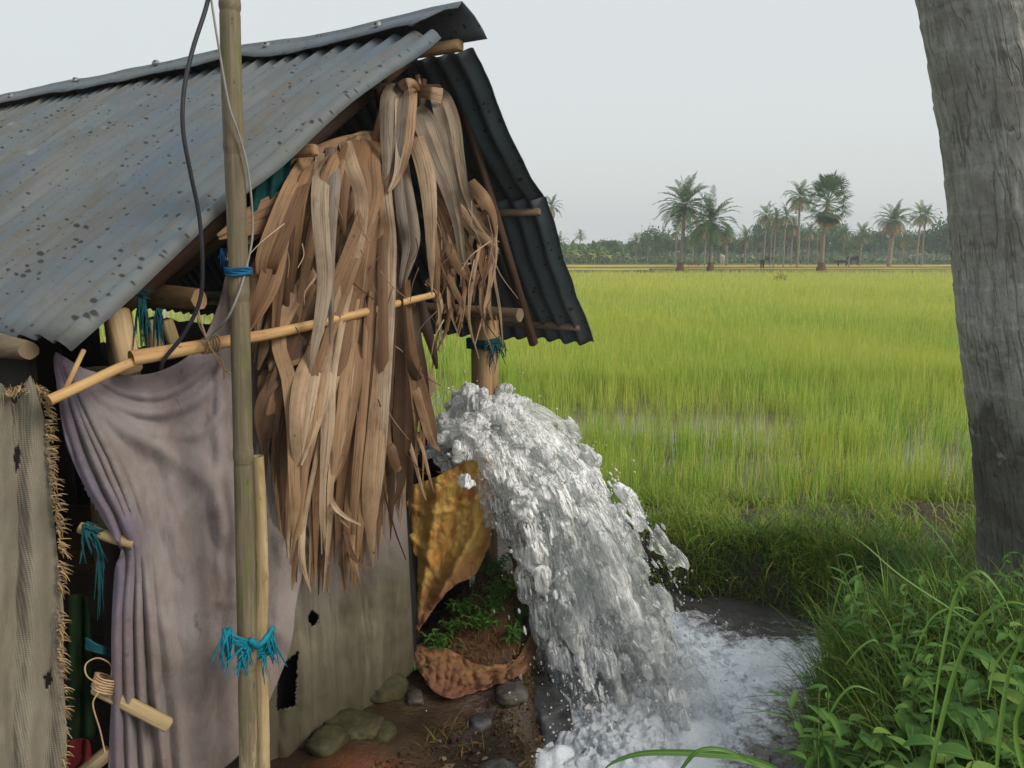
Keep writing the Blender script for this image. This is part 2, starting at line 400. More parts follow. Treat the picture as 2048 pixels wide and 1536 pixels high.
# ground: mud near the shed, soil in the paddy, pale stubble strips far off
g = G('ground'); p = g.pos(); xyz = g.sep(p)
n1 = g.noise(p, 2.6, 8, .65, .4); n2 = g.noise(p, 30, 6, .7); n3 = g.noise(p, 1.1, 4)
mud = g.mix(g.ramp(n1, [(0.38, 0), (0.62, 1)]), S(36, 28, 22), S(70, 54, 38))
mud = g.mix(g.ramp(n2, [(0.45, 0), (0.7, .6)]), mud, S(44, 36, 26))
mud = g.mix(g.ramp(n3, [(0.52, 0), (0.64, .55)]), mud, S(80, 84, 38))
red = g.math('MULTIPLY', g.attr('red'), g.ramp(n1, [(0.35, 0.3), (0.55, 1)]))
mud = g.mix(red, mud, S(158, 84, 52))
yv = g.math('ADD', xyz[1], g.math('MULTIPLY', g.noise(g.map(p, (.02, .3, 1)), 1, 4), 8))
far = g.ramp(g.math('DIVIDE', yv, 130), [(0.42, S(172, 168, 72)), (0.47, S(186, 166, 92)), (0.51, S(150, 152, 66)), (0.56, S(184, 168, 100)), (0.62, S(168, 166, 80)), (0.70, S(200, 176, 106)), (0.8, S(136, 144, 70))])
far = g.mix(g.ramp(g.noise(g.map(p, (.05, .6, 1)), 1, 5, .6), [(.4, 0), (.6, .45)]), far, S(110, 122, 52))
col = g.mix(g.ramp(g.math('DIVIDE', xyz[1], 60), [(0.62, 0), (0.72, 1)]), mud, far)
wet = g.ramp(xyz[2], [(-0.2, 0.25), (0.05, 0.85)])
spc = g.ramp(g.math('DIVIDE', xyz[1], 60), [(0.2, .4), (0.5, 0.0)])
g.end(g.bsdf(col, wet, spc, g.bump(g.math('ADD', g.math('MULTIPLY', n2, .5), n1), 0.7, 0.03)))

def m_blade(name, stops, yellow, patch=0.25, trans=0.35, far=None):
    g = G(name); t = g.attr('rnd'); h = g.attr('hgt'); p = g.pos()
    col = g.ramp(t, stops)
    pt = g.noise(g.map(p, (1, 0.35, 0)), patch, 4, .6)
    col = g.mix(g.ramp(pt, [(0.42, 0), (0.62, 0.55)]), col, yellow)
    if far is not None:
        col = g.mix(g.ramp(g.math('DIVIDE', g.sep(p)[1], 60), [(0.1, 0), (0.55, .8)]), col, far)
    g.end(g.leaf(col, 0.5, 0.25, trans))
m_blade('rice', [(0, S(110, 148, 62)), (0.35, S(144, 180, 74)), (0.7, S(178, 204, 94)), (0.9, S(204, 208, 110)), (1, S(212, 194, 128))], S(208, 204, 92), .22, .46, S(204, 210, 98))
m_blade('bank_grass', [(0, S(92, 126, 46)), (0.4, S(128, 160, 60)), (0.7, S(148, 168, 66)), (0.88, S(176, 176, 88)), (1, S(170, 142, 88))], S(146, 168, 66), 1.6, .3)
m_blade('weed_grass', [(0, S(48, 84, 30)), (0.4, S(70, 112, 40)), (0.75, S(106, 142, 54)), (0.92, S(140, 146, 66)), (1, S(140, 112, 66))], S(84, 112, 40), 2.0, .3)
m_blade('dead_grass', [(0, S(70, 60, 30)), (0.4, S(110, 86, 50)), (0.7, S(140, 112, 66)), (1, S(96, 110, 42))], S(110, 96, 50), 3.0, .2)
g = G('broad_leaf'); uv = g.uv(); t = g.attr('tint')
col = g.ramp(t, [(0, S(32, 66, 28)), (0.5, S(58, 104, 42)), (0.85, S(92, 136, 54)), (1, S(124, 148, 64))])
v = g.ramp(g.math('ABSOLUTE', g.math('SUBTRACT', g.sep(uv)[0], 0.5)), [(0.0, 1), (0.06, 0)])
rib = g.ramp(g.wave(g.map(uv, (1, 1, 1), rot=(0, 0, .6)), 5, 1), [(0.85, 0), (1, .3)])
col = g.mix(g.math('MULTIPLY', v, 0.5), col, S(140, 168, 90)); col = g.mix(rib, col, S(96, 140, 66))
col = g.mix(g.ramp(g.noise(uv, 7, 4), [(.6, 0), (.8, .4)]), col, S(120, 120, 50))
col = g.mix(g.ramp(g.noise(g.pos(), 14, 4, .6), [(.4, 0), (.65, .55)]), col, S(96, 124, 52))
g.end(g.leaf(col, 0.55, 0.3, 0.28, None, g.bump(rib, .4, .003)))
m_simple('stem_green', S(96, 122, 56), 0.6, 0.3, .3, 30)
g = G('long_blade'); uv = g.uv(); t = g.attr('tint')
col = g.mix(g.ramp(t, [(0, 0), (1, 1)]), S(66, 112, 46), S(112, 146, 66))
col = g.mix(g.ramp(g.math('ABSOLUTE', g.math('SUBTRACT', g.sep(uv)[0], .5)), [(0, .6), (.08, 0)]), col, S(150, 176, 110))
col = g.mix(g.ramp(g.noise(g.map(uv, (40, 3, 1)), 1, 3), [(.4, 0), (.8, .4)]), col, S(80, 120, 60))
g.end(g.leaf(col, 0.42, 0.4, 0.25))

# tree bark of the near palm trunk
g = G('palm_bark'); uv = g.uv(); p = g.map(uv, (1, 1, 1))
fis = g.noise(g.map(uv, (40, 7, 1)), 1, 7, .7, .2); big = g.noise(uv, 3.0, 5, .6, .5); fine = g.noise(uv, 60, 5, .7)
crk = g.ramp(g.noise(g.map(uv, (24, 2.6, 1)), 1, 3, .5, .1), [(0.475, 0), (0.497, 1), (0.503, 1), (0.525, 0)])
col = g.mix(g.ramp(fis, [(0.35, 0), (0.62, 1)]), S(134, 134, 129), S(172, 172, 165))
col = g.mix(g.ramp(big, [(0.45, 0), (0.62, .7)]), col, S(124, 122, 114))
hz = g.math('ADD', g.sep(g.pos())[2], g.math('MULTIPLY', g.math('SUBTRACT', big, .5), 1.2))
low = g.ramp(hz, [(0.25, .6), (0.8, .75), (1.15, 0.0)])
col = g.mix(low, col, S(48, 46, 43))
col = g.mix(g.ramp(g.noise(uv, 7, 6, .7, .8), [(0.60, 0), (0.66, .8)]), col, S(150, 152, 146))
col = g.mix(g.math('MULTIPLY', g.math('MULTIPLY', crk, g.ramp(g.noise(uv, 5, 3), [(.4, .1), (.6, 1)])), .45), col, S(46, 45, 44))
col = g.mix(g.ramp(fine, [(.5, 0), (.75, .45)]), col, S(58, 56, 52))
bh = g.math('SUBTRACT', g.math('ADD', g.math('MULTIPLY', fis, .8), g.math('MULTIPLY', fine, .25)), g.math('MULTIPLY', crk, 1.1))
g.end(g.bsdf(col, 0.9, 0.15, g.bump(bh, 0.6, 0.010)))

def m_far(name, stops, trans=.2):
    g = G(name); t = g.attr('tint'); oi = g.n('ShaderNodeObjectInfo').outputs['Random']
    col = g.ramp(t, stops); col = g.mix(g.math('MULTIPLY', oi, .35), col, S(96, 112, 66))
    g.end(g.leaf(col, 0.55, 0.25, trans))
m_far('palm_leaf', [(0, S(50, 84, 50)), (0.6, S(94, 124, 72)), (0.8, S(128, 146, 92)), (0.86, S(142, 130, 98)), (1, S(172, 144, 112))])
m_far('fan_leaf', [(0, S(44, 84, 46)), (0.5, S(72, 112, 58)), (0.8, S(104, 134, 74)), (0.86, S(170, 130, 90)), (1, S(190, 150, 108))])
m_far('tree_leaf', [(0, S(40, 72, 42)), (0.5, S(66, 102, 56)), (1, S(108, 136, 78))])
m_far('banana_leaf', [(0, S(70, 104, 44)), (0.6, S(112, 142, 64)), (0.85, S(150, 166, 88)), (1, S(170, 150, 96))])
m_simple('palm_trunk', S(150, 136, 120), 0.9, 0.1, .4, 5)
m_simple('trunk_base', S(110, 84, 70), 0.9, 0.1, .4, 4)

# water
g = G('jet_water'); p = g.pos(); a = g.attr('foam')
cb = g.n('ShaderNodeCombineXYZ'); g.put(cb.inputs[0], g.math('MULTIPLY', g.attr('sa'), 60)); g.put(cb.inputs[1], g.math('MULTIPLY', g.attr('sb'), 60)); g.put(cb.inputs[2], g.math('MULTIPLY', g.attr('st'), 17))
n = g.noise(cb.outputs[0], 1, 5, .68, .5); n2 = g.noise(p, 9, 4, .6)
nb = g.bump(n, 0.38, 0.008)
gl = g.n('ShaderNodeBsdfPrincipled'); g.put(gl.inputs['Base Color'], (0.93, 0.96, 0.95, 1)); gl.inputs['Transmission Weight'].default_value = 1; gl.inputs['IOR'].default_value = 1.33; gl.inputs['Roughness'].default_value = 0.03
g.put(gl.inputs['Normal'], nb)
wh = g.bsdf((0.90, 0.91, 0.92, 1), 0.3, 0.5, nb, Transmission_Weight=0.0)
tr = g.n('ShaderNodeBsdfTranslucent'); g.put(tr.inputs[0], (0.85, 0.87, 0.88, 1))
foam = g.mixs(0.15, wh, tr.outputs[0])
fac = g.math('MULTIPLY', g.ramp(g.math('ADD', g.math('MULTIPLY', n, .8), g.math('MULTIPLY', n2, .2)), [(0.42, 0.06), (0.57, 1.0)]), a)
g.end(g.mixs(fac, gl.outputs[0], foam))
g = G('foam'); p = g.pos(); n = g.noise(p, 45, 6, .7); nb = g.bump(n, .7, .012)
tr = g.n('ShaderNodeBsdfTranslucent'); g.put(tr.inputs[0], (0.85, 0.88, 0.92, 1))
g.end(g.mixs(0.3, g.bsdf(g.mix(n, (0.45, 0.52, 0.60, 1), (0.90, 0.92, 0.95, 1)), 0.3, 0.5, nb), tr.outputs[0]))
g = G('pool_water'); p = g.pos(); a = g.attr('foam'); n = g.noise(p, 16, 8, .72, .6); v = g.vor(g.map(p, (1, 1, 1)), 42); n3 = g.noise(p, 60, 5, .7)
nb = g.bump(g.math('ADD', g.noise(p, 14, 4, .5, .4), g.math('MULTIPLY', n3, .12)), .6, .02)
dk = g.bsdf(g.mix(g.noise(p, 4, 3), S(84, 70, 60), S(84, 90, 94)), 0.05, 0.7, nb, IOR=1.4)
wh = g.bsdf(g.mix(n3, (0.60, 0.67, 0.75, 1), (0.86, 0.89, 0.93, 1)), 0.45, 0.5, g.bump(g.math('ADD', n, g.math('MULTIPLY', n3, .5)), .8, .02))
bub = g.math('MULTIPLY', g.ramp(v, [(0.0, 0), (0.5, .35)]), 1)
fac = g.ramp(g.math('ADD', g.math('ADD', a, g.math('MULTIPLY', g.math('SUBTRACT', n, .5), 1.5)), g.math('MULTIPLY', g.math('SUBTRACT', n3, .5), .6)), [(0.38, 0), (0.74, 1)])
g.end(g.mixs(fac, dk, wh))
g = G('paddy_water'); p = g.pos()
g.end(g.bsdf(S(104, 96, 76), 0.07, 0.7, g.bump(g.noise(p, 6, 4), .1, .02), IOR=1.33))
g = G('haze'); vol = g.n('ShaderNodeVolumePrincipled'); vol.inputs['Color'].default_value = (.82, .87, .9, 1); vol.inputs['Density'].default_value = 0.0020; vol.inputs['Anisotropy'].default_value = 0.2
g.t.links.new(vol.outputs[0], g.out.inputs['Volume'])

m_bamboo('wood_pale', S(206, 182, 146), S(182, 156, 120), S(150, 124, 92))
m_simple('litter', S(74, 54, 36), .95, .1, .6, 9)
m_simple('moss', S(92, 88, 38), .95, .1, .6, 20)

g = G('mist'); v = g.n('ShaderNodeVolumePrincipled'); v.inputs['Color'].default_value = (.93, .95, .97, 1)
oc = g.obj(); ln_ = g.n('ShaderNodeVectorMath', operation='LENGTH'); g.put(ln_.inputs[0], oc)
dn = g.math('MULTIPLY', g.ramp(ln_.outputs['Value'], [(0.15, 1), (0.95, 0)]), g.ramp(g.noise(g.pos(), 9, 4, .6), [(.35, .1), (.65, 1)]))
g.put(v.inputs['Density'], g.math('MULTIPLY', dn, 4.2)); g.t.links.new(v.outputs[0], g.out.inputs['Volume'])
# ------------------------------------------------------------------ light
SC.view_settings.view_transform = 'Standard'; SC.view_settings.look = 'None'; SC.view_settings.gamma = 1; SC.view_settings.exposure = 0.28
SUN_EL, SUN_AZ = math.radians(34), math.radians(118)
w = bpy.data.worlds.new('World'); SC.world = w; w.use_nodes = True
nt = w.node_tree; bgn = nt.nodes['Background']
sky = nt.nodes.new('ShaderNodeTexSky'); sky.sky_type = 'NISHITA'; sky.sun_disc = False
sky.sun_elevation = SUN_EL; sky.sun_rotation = SUN_AZ; sky.air_density = 1.3; sky.dust_density = 6.0; sky.ozone_density = 1.5
mx = nt.nodes.new('ShaderNodeMix'); mx.data_type = 'RGBA'; mx.inputs[0].default_value = 0.80
nt.links.new(sky.outputs[0], mx.inputs[6]); mx.inputs[7].default_value = (7.1, 7.4, 7.4, 1)
nt.links.new(mx.outputs[2], bgn.inputs['Color']); bgn.inputs['Strength'].default_value = 0.1
sl = bpy.data.lights.new('sun', 'SUN'); so = bpy.data.objects.new('sun', sl); COL.objects.link(so)
sl.energy = 1.8; sl.angle = math.radians(22); sl.color = (1, .93, .82)
sv = Vector((math.cos(SUN_EL) * math.sin(SUN_AZ), math.cos(SUN_EL) * math.cos(SUN_AZ), math.sin(SUN_EL)))
so.rotation_euler = sv.to_track_quat('Z', 'Y').to_euler(); so.location = (6, -4, 9)
# ------------------------------------------------------------------ terrain
PW = -0.26                                   # water level of the channel
POOL = [(0.12, 1.0), (0.15, 2.2), (0.17, 2.9), (0.30, 3.50), (0.62, 3.66), (1.05, 3.62), (1.42, 3.40), (1.66, 3.22), (1.55, 2.98), (1.30, 2.82), (1.12, 2.62), (1.00, 2.35), (0.95, 2.0), (0.92, 1.0)]
def pool_sd(x, y):
    d, _ = polydist(x, y, POOL + [POOL[0]])
    return np.where(inside(x, y, POOL), d, -d)
def ground_h(x, y):
    x, y = np.asarray(x, float), np.asarray(y, float)
    z = 0.02 * fbm(x * 1.3, y * 1.3, 0.0, 3) + 0.012 * fbm(x * 7, y * 7, 3.1, 3)
    near = 1 - sst(4.1, 4.8, y)
    z = z * (0.3 + 0.7 * near) - 0.045 * sst(4.2, 4.8, y)
    z = z + 0.05 * np.exp(-((y - 4.0 - 0.08 * np.sin(x * 3)) / 0.25) ** 2) * sst(-.2, .4, x)
    z = z + 0.24 * np.exp(-(((x + 0.05) / 0.19) ** 2 + ((y - 2.79) / 0.20) ** 2)) * (1 + .15 * fbm(x * 9, y * 9, 6.6, 3))      # mound under the sacks
    z = z + 0.10 * np.exp(-(((x - 1.75) / 0.5) ** 2 + ((y - 2.6) / 0.8) ** 2))         # right bank
    z = z - 0.10 * sst(-0.55, 0.0, x) * (1 - sst(2.2, 2.6, y)) * (1 - sst(.6, 1.0, x))
    d = pool_sd(x, y) + 0.05 * fbm(x * 3.5, y * 3.5, 9.0, 3)
    k = sst(-0.16, 0.10, d)
    zz = z * (1 - k) - 0.48 * k
    far = sst(9, 16, np.maximum(y, np.abs(x)))
    return zz * (1 - far) - 0.045 * far
def axis(segs):
    a = []
    for lo, hi, st in segs: a += list(np.arange(lo, hi, st))
    return np.array(a)
gx = axis([(-900, -60, 120), (-60, -8, 6), (-8, -1.4, .3), (-1.4, 2.8, .035), (2.8, 8, .3), (8, 60, 6), (60, 960, 120)])
gy = axis([(-60, -4, 8), (-4, .8, .3), (.8, 5.2, .035), (5.2, 14, .4), (14, 160, 6), (160, 1500, 120)])
GX, GY = np.meshgrid(gx, gy, indexing='ij'); GZ = ground_h(GX, GY)
red = .18 * np.exp(-(((GX + .10) / .16) ** 2 + ((GY - 2.6) / .16) ** 2)) + .45 * np.exp(-(((GX + .42) / .14) ** 2 + ((GY - 1.98) / .07) ** 2))
mb = MB(); mb.grid(np.stack([GX, GY, GZ], -1))
go = mkobj('ground', np.concatenate(mb.v), mb.f, 'ground', None, None, {'red': red.ravel()}, origin=(0, 0, 0)); tag(go, kind='structure')
# water standing in the paddy
mb = MB(); ax_ = np.linspace(-30, 40, 15); ay_ = np.linspace(4.32, 51, 12)
AX, AY = np.meshgrid(ax_, ay_, indexing='ij'); mb.grid(np.stack([AX, AY, AX * 0 - 0.022], -1))
tag(mb.build('paddy_water', 'paddy_water', origin=(0, 4, 0)), kind='structure')
# far earth bunds between the fields
for k, (y0, hh, x0, x1) in enumerate([(54.5, .10, -60, 70), (59, .09, 2, 80), (66, .08, 12, 70), (74, .10, -20, 90), (92, .12, -80, 110)]):
    mb = MB(); P = []
    for x in np.arange(x0, x1, 1.0):
        yy = y0 + 0.8 * math.sin(x * .11 + k) + 0.4 * math.sin(x * .5)
        h_ = hh * (0.7 + 0.5 * float(pn(x * .35, k * 7.7)))
        P.append([(x, yy - .9, -.06), (x, yy - .25, h_), (x, yy + .25, h_), (x, yy + .9, -.06)])
    mb.grid(P); tag(mb.build('field_bund', 'far_bund' if 'far_bund' in M else m_simple('far_bund', S(120, 112, 62), .95, .1, .5, .8) or 'far_bund', smooth=False), kind='structure')
# ------------------------------------------------------------------ blades
def blades(name, mat, P, H, W, az, lean, bend, nseg=3, origin=(0, 0, 0), droop=None):
    """one mesh of many grass blades: base points P, heights H, widths W, direction az, lean at the base, extra bend"""
    n = len(P); k = nseg
    t = np.linspace(0, 1, k + 1)[None, :]
    ang = lean[:, None] + bend[:, None] * t
    ds = (H / k)[:, None]
    hx = np.concatenate([np.zeros((n, 1)), np.cumsum(np.sin(ang[:, :-1]) * ds, 1)], 1)
    hz = np.concatenate([np.zeros((n, 1)), np.cumsum(np.cos(ang[:, :-1]) * ds, 1)], 1)
    dx, dy = np.cos(az)[:, None], np.sin(az)[:, None]
    C = np.stack([P[:, 0:1] + hx * dx, P[:, 1:2] + hx * dy, P[:, 2:3] + hz], -1)
    tw = az + math.pi / 2 + NR.normal(0, .5, n)
    sx, sy = np.cos(tw)[:, None], np.sin(tw)[:, None]
    wv = W[:, None] * (1 - t ** 1.6) * (0.65 + 0.7 * t * (1 - t) * 2)
    A = C + np.stack([sx * wv, sy * wv, 0 * wv], -1) * .5; B = C - np.stack([sx * wv, sy * wv, 0 * wv], -1) * .5
    V = np.empty((n, 2 * k + 1, 3)); V[:, 0:2 * k:2] = A[:, :k]; V[:, 1:2 * k:2] = B[:, :k]; V[:, 2 * k] = C[:, k]
    nv = 2 * k + 1; base = (np.arange(n) * nv)[:, None]
    li = []
    for i in range(k - 1): li.append(base + np.array([2 * i, 2 * i + 1, 2 * i + 3, 2 * i + 2]))
    li.append(base + np.array([2 * k - 2, 2 * k - 1, 2 * k]))
    li = np.concatenate(li, 1).ravel()
    tot = np.tile(np.array([4] * (k - 1) + [3]), n); st = np.concatenate([[0], np.cumsum(tot)[:-1]])
    r = NR.random(n)
    o = mkobj(name, V.reshape(-1, 3), None, mat, None, None, {'rnd': np.repeat(r, nv), 'hgt': np.tile(np.r_[np.repeat(t[0, :k], 2), 1.0], n)}, True, origin, (li, st, tot))
    return o
def rice_points():
    out = []
    # wedge sampling: even density in the picture, tufts nearby
    def zone(y0, y1, nt, per, spread, a0=-.08, a1=.72, left=0.0):
        u = NR.random(nt); y = 1 / (1 / y0 + u * (1 / y1 - 1 / y0)) if y1 / y0 > 1.3 else y0 + u * (y1 - y0)
        x = y * (a0 + (a1 - a0) * NR.random(nt))
        dens = fbm(x * .9, y * .6, 4.2, 4)
        gap = np.exp(-((y - 6.2 - .3 * np.sin(x * 1.3)) / 1.0) ** 2) + .5 * np.exp(-((y - 5.0) / .35) ** 2)
        keep = NR.random(nt) < np.clip(1.05 - gap * (.82 - 1.5 * np.maximum(dens, -.15)), .08, 1)
        x, y = x[keep], y[keep]
        X = np.repeat(x, per) + NR.normal(0, spread, len(x) * per); Y = np.repeat(y, per) + NR.normal(0, spread, len(x) * per)
        return np.stack([X, Y], 1)
    out.append((zone(4.35, 5.6, 1050, 8, .03), .32, .0055))
    out.append((zone(5.4, 8.5, 3600, 8, .03), .34, .0062))
    out.append((zone(8, 15, 7500, 7, .06), .38, .0085))
    out.append((zone(14, 28, 9000, 5, .12), .38, .016))
    out.append((zone(27, 53, 9000, 4, .3), .36, .032))
    out.append((zone(3.9, 9, 2600, 6, .06, -.75, -.08), .34, .007))
    out.append((zone(9, 40, 3600, 5, .15, -.8, -.08), .36, .02))
    return out
P_, H_, W_ = [], [], []
for pts, h, wd in rice_points():
    n = len(pts); z = np.full(n, -0.05)
    hv = h * (1 + .18 * fbm(pts[:, 0] * .4, pts[:, 1] * .3, 8.0, 3)) * NR.uniform(.65, 1.12, n)
    # keep off the shed footprint and the bank
    rel = (pts - L0); u = rel @ D; v_ = -(rel @ N)
    ok = ~((u > -.2) & (u < 2.3) & (v_ > -.2) & (v_ < 3.7)) & (pts[:, 1] > 4.25 + .1 * np.sin(pts[:, 0] * 4))
    P_.append(np.concatenate([pts, z[:, None]], 1)[ok]); H_.append(hv[ok]); W_.append(np.full(n, wd)[ok] * NR.uniform(.7, 1.3, ok.sum()))
P_, H_, W_ = np.concatenate(P_), np.concatenate(H_), np.concatenate(W_); n = len(P_)
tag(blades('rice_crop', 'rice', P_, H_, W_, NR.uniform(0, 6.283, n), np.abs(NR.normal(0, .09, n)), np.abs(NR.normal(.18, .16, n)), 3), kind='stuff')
def scatter(n, x0, x1, y0, y1, ok, hmin=-.2):
    x = NR.uniform(x0, x1, n); y = NR.uniform(y0, y1, n); m = ok(x, y); x, y = x[m], y[m]
    z = ground_h(x, y); m = z > hmin
    return np.stack([x[m], y[m], z[m] - .01], 1)
def grassfield(name, mat, pts, h, wd, lean=.25, bend=.9, nseg=4):
    n = len(pts)
    return tag(blades(name, mat, pts, h * NR.uniform(.4, 1.25, n), wd * NR.uniform(.6, 1.4, n), NR.uniform(0, 6.283, n), np.abs(NR.normal(0, lean, n)), np.abs(NR.normal(bend, .4, n)), nseg), kind='stuff')
def shed_free(x, y):
    u = (x - L0[0]) * D[0] + (y - L0[1]) * D[1]; v_ = -((x - L0[0]) * N[0] + (y - L0[1]) * N[1])
    return ~((u > -.3) & (u < 2.1) & (v_ > -.05) & (v_ < 3.7))
# far bank of the channel
cl = lambda x, y: NR.random(len(x)) < np.clip(.30 + 1.3 * fbm(x * 2.6, y * 2.6, 5.5, 3), .04, 1)
pts = np.concatenate([scatter(40000, .1, 3.8, 3.4, 4.45, lambda x, y: (pool_sd(x, y) < .02) & cl(x, y), -.27), scatter(36000, .15, 2.5, 3.35, 3.95, lambda x, y: (pool_sd(x, y) < .03) & (pool_sd(x, y) > -.3) & (NR.random(len(x)) < np.clip(.35 + 1.2 * fbm(x * 5, y * 5, 1.5, 3), .05, 1)), -.27)])
grassfield('bank_grass', 'bank_grass', pts, .17, .0056, .6, 1.5)
pts = scatter(5000, .2, 3.4, 4.2, 5.0, lambda x, y: cl(x, y)); grassfield('bank_grass', 'bank_grass', pts, .22, .0055, .25, .7)
# right bank below the trunk
pts = scatter(7000, .95, 2.6, 1.3, 2.7, lambda x, y: (pool_sd(x, y) < -.02), -.2); grassfield('weed_grass', 'weed_grass', pts, .36, .0065, .4, 1.3, 5)
pts = scatter(60000, .9, 3.2, 1.2, 3.7, lambda x, y: (pool_sd(x, y) < 0.03) & (cl(x, y) | (pool_sd(x, y) > -.3)), -.3)
grassfield('weed_grass', 'weed_grass', pts, .24, .0046, .5, 1.2)
# sparse dead and green stems on the mud by the shed
pts = scatter(9000, -.75, .12, 1.75, 2.75, lambda x, y: (pool_sd(x, y) < 0) & shed_free(x, y) & (NR.random(len(x)) < np.clip(.25 + 1.0 * fbm(x * 3, y * 3, 2.5, 3), 0.03, 1)), -.3)
grassfield('dead_grass', 'dead_grass', pts, .085, .0036, .9, 1.4)

def ground_hit(px, py, up=0.0):
    """where the view ray through a pixel meets the ground (raised by up)"""
    a, b = ray(px, py); Y = np.linspace(.8, 8, 1500); z = CAMZ + b * Y - ground_h(a * Y, Y) - up
    i = int(np.argmax(z < 0)); return np.array([a * Y[i], Y[i], CAMZ + b * Y[i]])
# leaf litter and crumbs on the mud, moss pads
def crumbs(name, mat, pts, lo, hi, flat):
    n = len(pts); a = NR.normal(size=(n, 3)); a[:, 2] *= flat; a /= np.linalg.norm(a, axis=1)[:, None]; b = np.cross(a, NR.normal(size=(n, 3)) * np.array([.3, .3, 1])); b /= np.linalg.norm(b, axis=1)[:, None]
    l = NR.uniform(lo, hi, n)[:, None]; w_ = l * NR.uniform(.2, .6, n)[:, None]; C = pts + np.array([0, 0, .012]); V = np.stack([C - a * l, C + b * w_ + np.array([0, 0, .006]), C + a * l, C - b * w_], 1)
    st = np.arange(n) * 4; return tag(mkobj(name, V.reshape(-1, 3), None, mat, None, None, {'tint': np.repeat(NR.random(n), 4)}, False, (0, 0, 0), (np.arange(4 * n), st, np.full(n, 4))), kind='stuff')
okm = lambda x, y: (pool_sd(x, y) < 0.02) & shed_free(x, y)
crumbs('leaf_litter', 'litter', scatter(2600, -.8, .15, 1.7, 2.9, okm, -.3), .003, .012, .35)
crumbs('leaf_litter', 'dry_leaf', scatter(420, -.8, .15, 1.7, 2.9, okm, -.3), .008, .03, .3)
crumbs('moss', 'moss', scatter(9000, -.8, .15, 1.7, 2.9, lambda x, y: okm(x, y) & (fbm(x * 3.2, y * 3.2, 7.1, 3) > .12), -.3), .003, .009, 1.0)
# ------------------------------------------------------------------ the pump shed
RD = pl(905, 24, 0.0)                     # ridge end
EL = pl(130, 688, 0.0)                    # left eave corner
ER = pl(1185, 690, 0.0)                   # right eave corner
SB = pl(600, 1480, -.24); SB[2] = 0.0
shed = empty('pump_shed', SB, 'low pump shed with a grey corrugated metal gable roof beside the gushing water', 'shed')
def corrugated(name, mat, A, B, s0, s1, seed, amp=.0095, pitch=.0745, lip=.0, r1=24, sag=.02, wav=.012, up=1, bite=0.0):
    """A: top corner, B: eave corner (both at the gable end); s runs along the ridge"""
    A, B = np.array(A, float), np.array(B, float); dn = B - A; Ln = np.linalg.norm(dn); dn /= Ln
    nrm = np.cross(E, dn); nrm /= np.linalg.norm(nrm)
    if nrm[2] < 0: nrm = -nrm
    s = np.linspace(s0, s1, int((s1 - s0) / pitch * 10) + 1); r = np.linspace(0, 1, r1)
    Sg, Rg = np.meshgrid(s, r, indexing='ij')
    ext = bite * fbm(Sg * 9, 0.3, seed, 2) * (Rg == 1)
    h = amp * np.sin(2 * math.pi * Sg / pitch + .5) * (1 + .3 * pn(Sg * 3, Rg * 2, seed)) + wav * fbm(Sg * 1.1, Rg * 2.0, seed, 3) - sag * np.sin(math.pi * Rg) * (.4 + .6 * np.cos(Sg))
    h += .006 * ((Sg % 0.72) < 0.05)                                  # side laps between sheets
    if lip: h -= lip * np.exp(-(Sg - s0) / .016) * (.75 + .35 * pn(Rg * 5, seed))
    P = A + dn * ((Rg + ext / Ln) * Ln)[..., None] + E * (Sg + .01 * fbm(Rg * 4, seed * 1.7, 0.2, 3))[..., None] + nrm * (h * up)[..., None]
    mb = MB(); mb.grid(P, np.stack([Sg, Rg * Ln], -1))
    o = mb.build(name, mat, shed)
    md = o.modifiers.new('thickness', 'SOLIDIFY'); md.thickness = .0025; md.offset = 0
    return o, A, dn, nrm, Ln
TOPL = RD + (EL - RD) * .055; TOPL[2] -= .015
rl, A_l, dn_l, n_l, Ln_l = corrugated('roof_sheet', 'roof_metal', TOPL, EL, .0, 3.3, 3.3, lip=.045, bite=.006, sag=-.016)
tag(rl, 'weathered roof slope with rust and dirt specks')
TR = pl(943, 100, -.02); MR = pl(1083, 395, -.02); MR2 = pl(1090, 398, .0)
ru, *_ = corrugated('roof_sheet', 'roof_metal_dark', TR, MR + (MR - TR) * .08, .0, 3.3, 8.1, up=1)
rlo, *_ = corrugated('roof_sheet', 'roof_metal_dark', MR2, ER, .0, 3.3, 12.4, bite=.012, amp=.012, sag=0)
# ridge cap: a bent strip with a ragged lower edge
s = np.linspace(-.035, 3.3, 120)
prof = []
dl = (EL - RD); dl /= np.linalg.norm(dl); drt = (pl(955, 97, .03) - RD); Lr = np.linalg.norm(drt); drt /= Lr
w_l = .125 + .022 * fbm(s * 3.1, .2, 1.4, 3)
w_r = Lr * (1 + .12 * fbm(s * 3.1, 5.2, 2.4, 3) * (s > .1))
lift = .004 + .02 * np.maximum(0, fbm(s * 4.2, 1.2, 7.7, 2)); lift[s < .5] += .004
apex = RD + np.array([0, 0, .016]) + E * s[:, None]; apex[:, 2] += .012 * fbm(s * 1.7, .4, 3.3, 3)
P = []
cut = .10 * np.exp(-((s + .035) / .06) ** 2)
for a, (f1, f2) in zip(range(9), [(1, 0), (.66, 0), (.33, 0), (.08, 0), (0, 0), (0, .08), (0, .4), (0, .75), (0, 1)]):
    ps = E * (cut * f1)[:, None]
    if f1: q = apex + dl * (w_l * f1)[:, None] + np.array([-.2, 0, .75]) * (lift * f1 * .6)[:, None] + ps - np.array([0, 0, .012]) * (f1 < .1)
    elif f2: q = apex + drt * (w_r * f2)[:, None] + np.array([.3, 0, .2]) * (.02 * math.sin(math.pi * f2)) + E * (.0 * f2)
    else: q = apex
    P.append(q)
P = np.array(P).transpose(1, 0, 2)
mb = MB(); mb.grid(P, np.stack([np.repeat(s[:, None], 9, 1), np.tile(np.linspace(0, .3, 9), (120, 1))], -1))
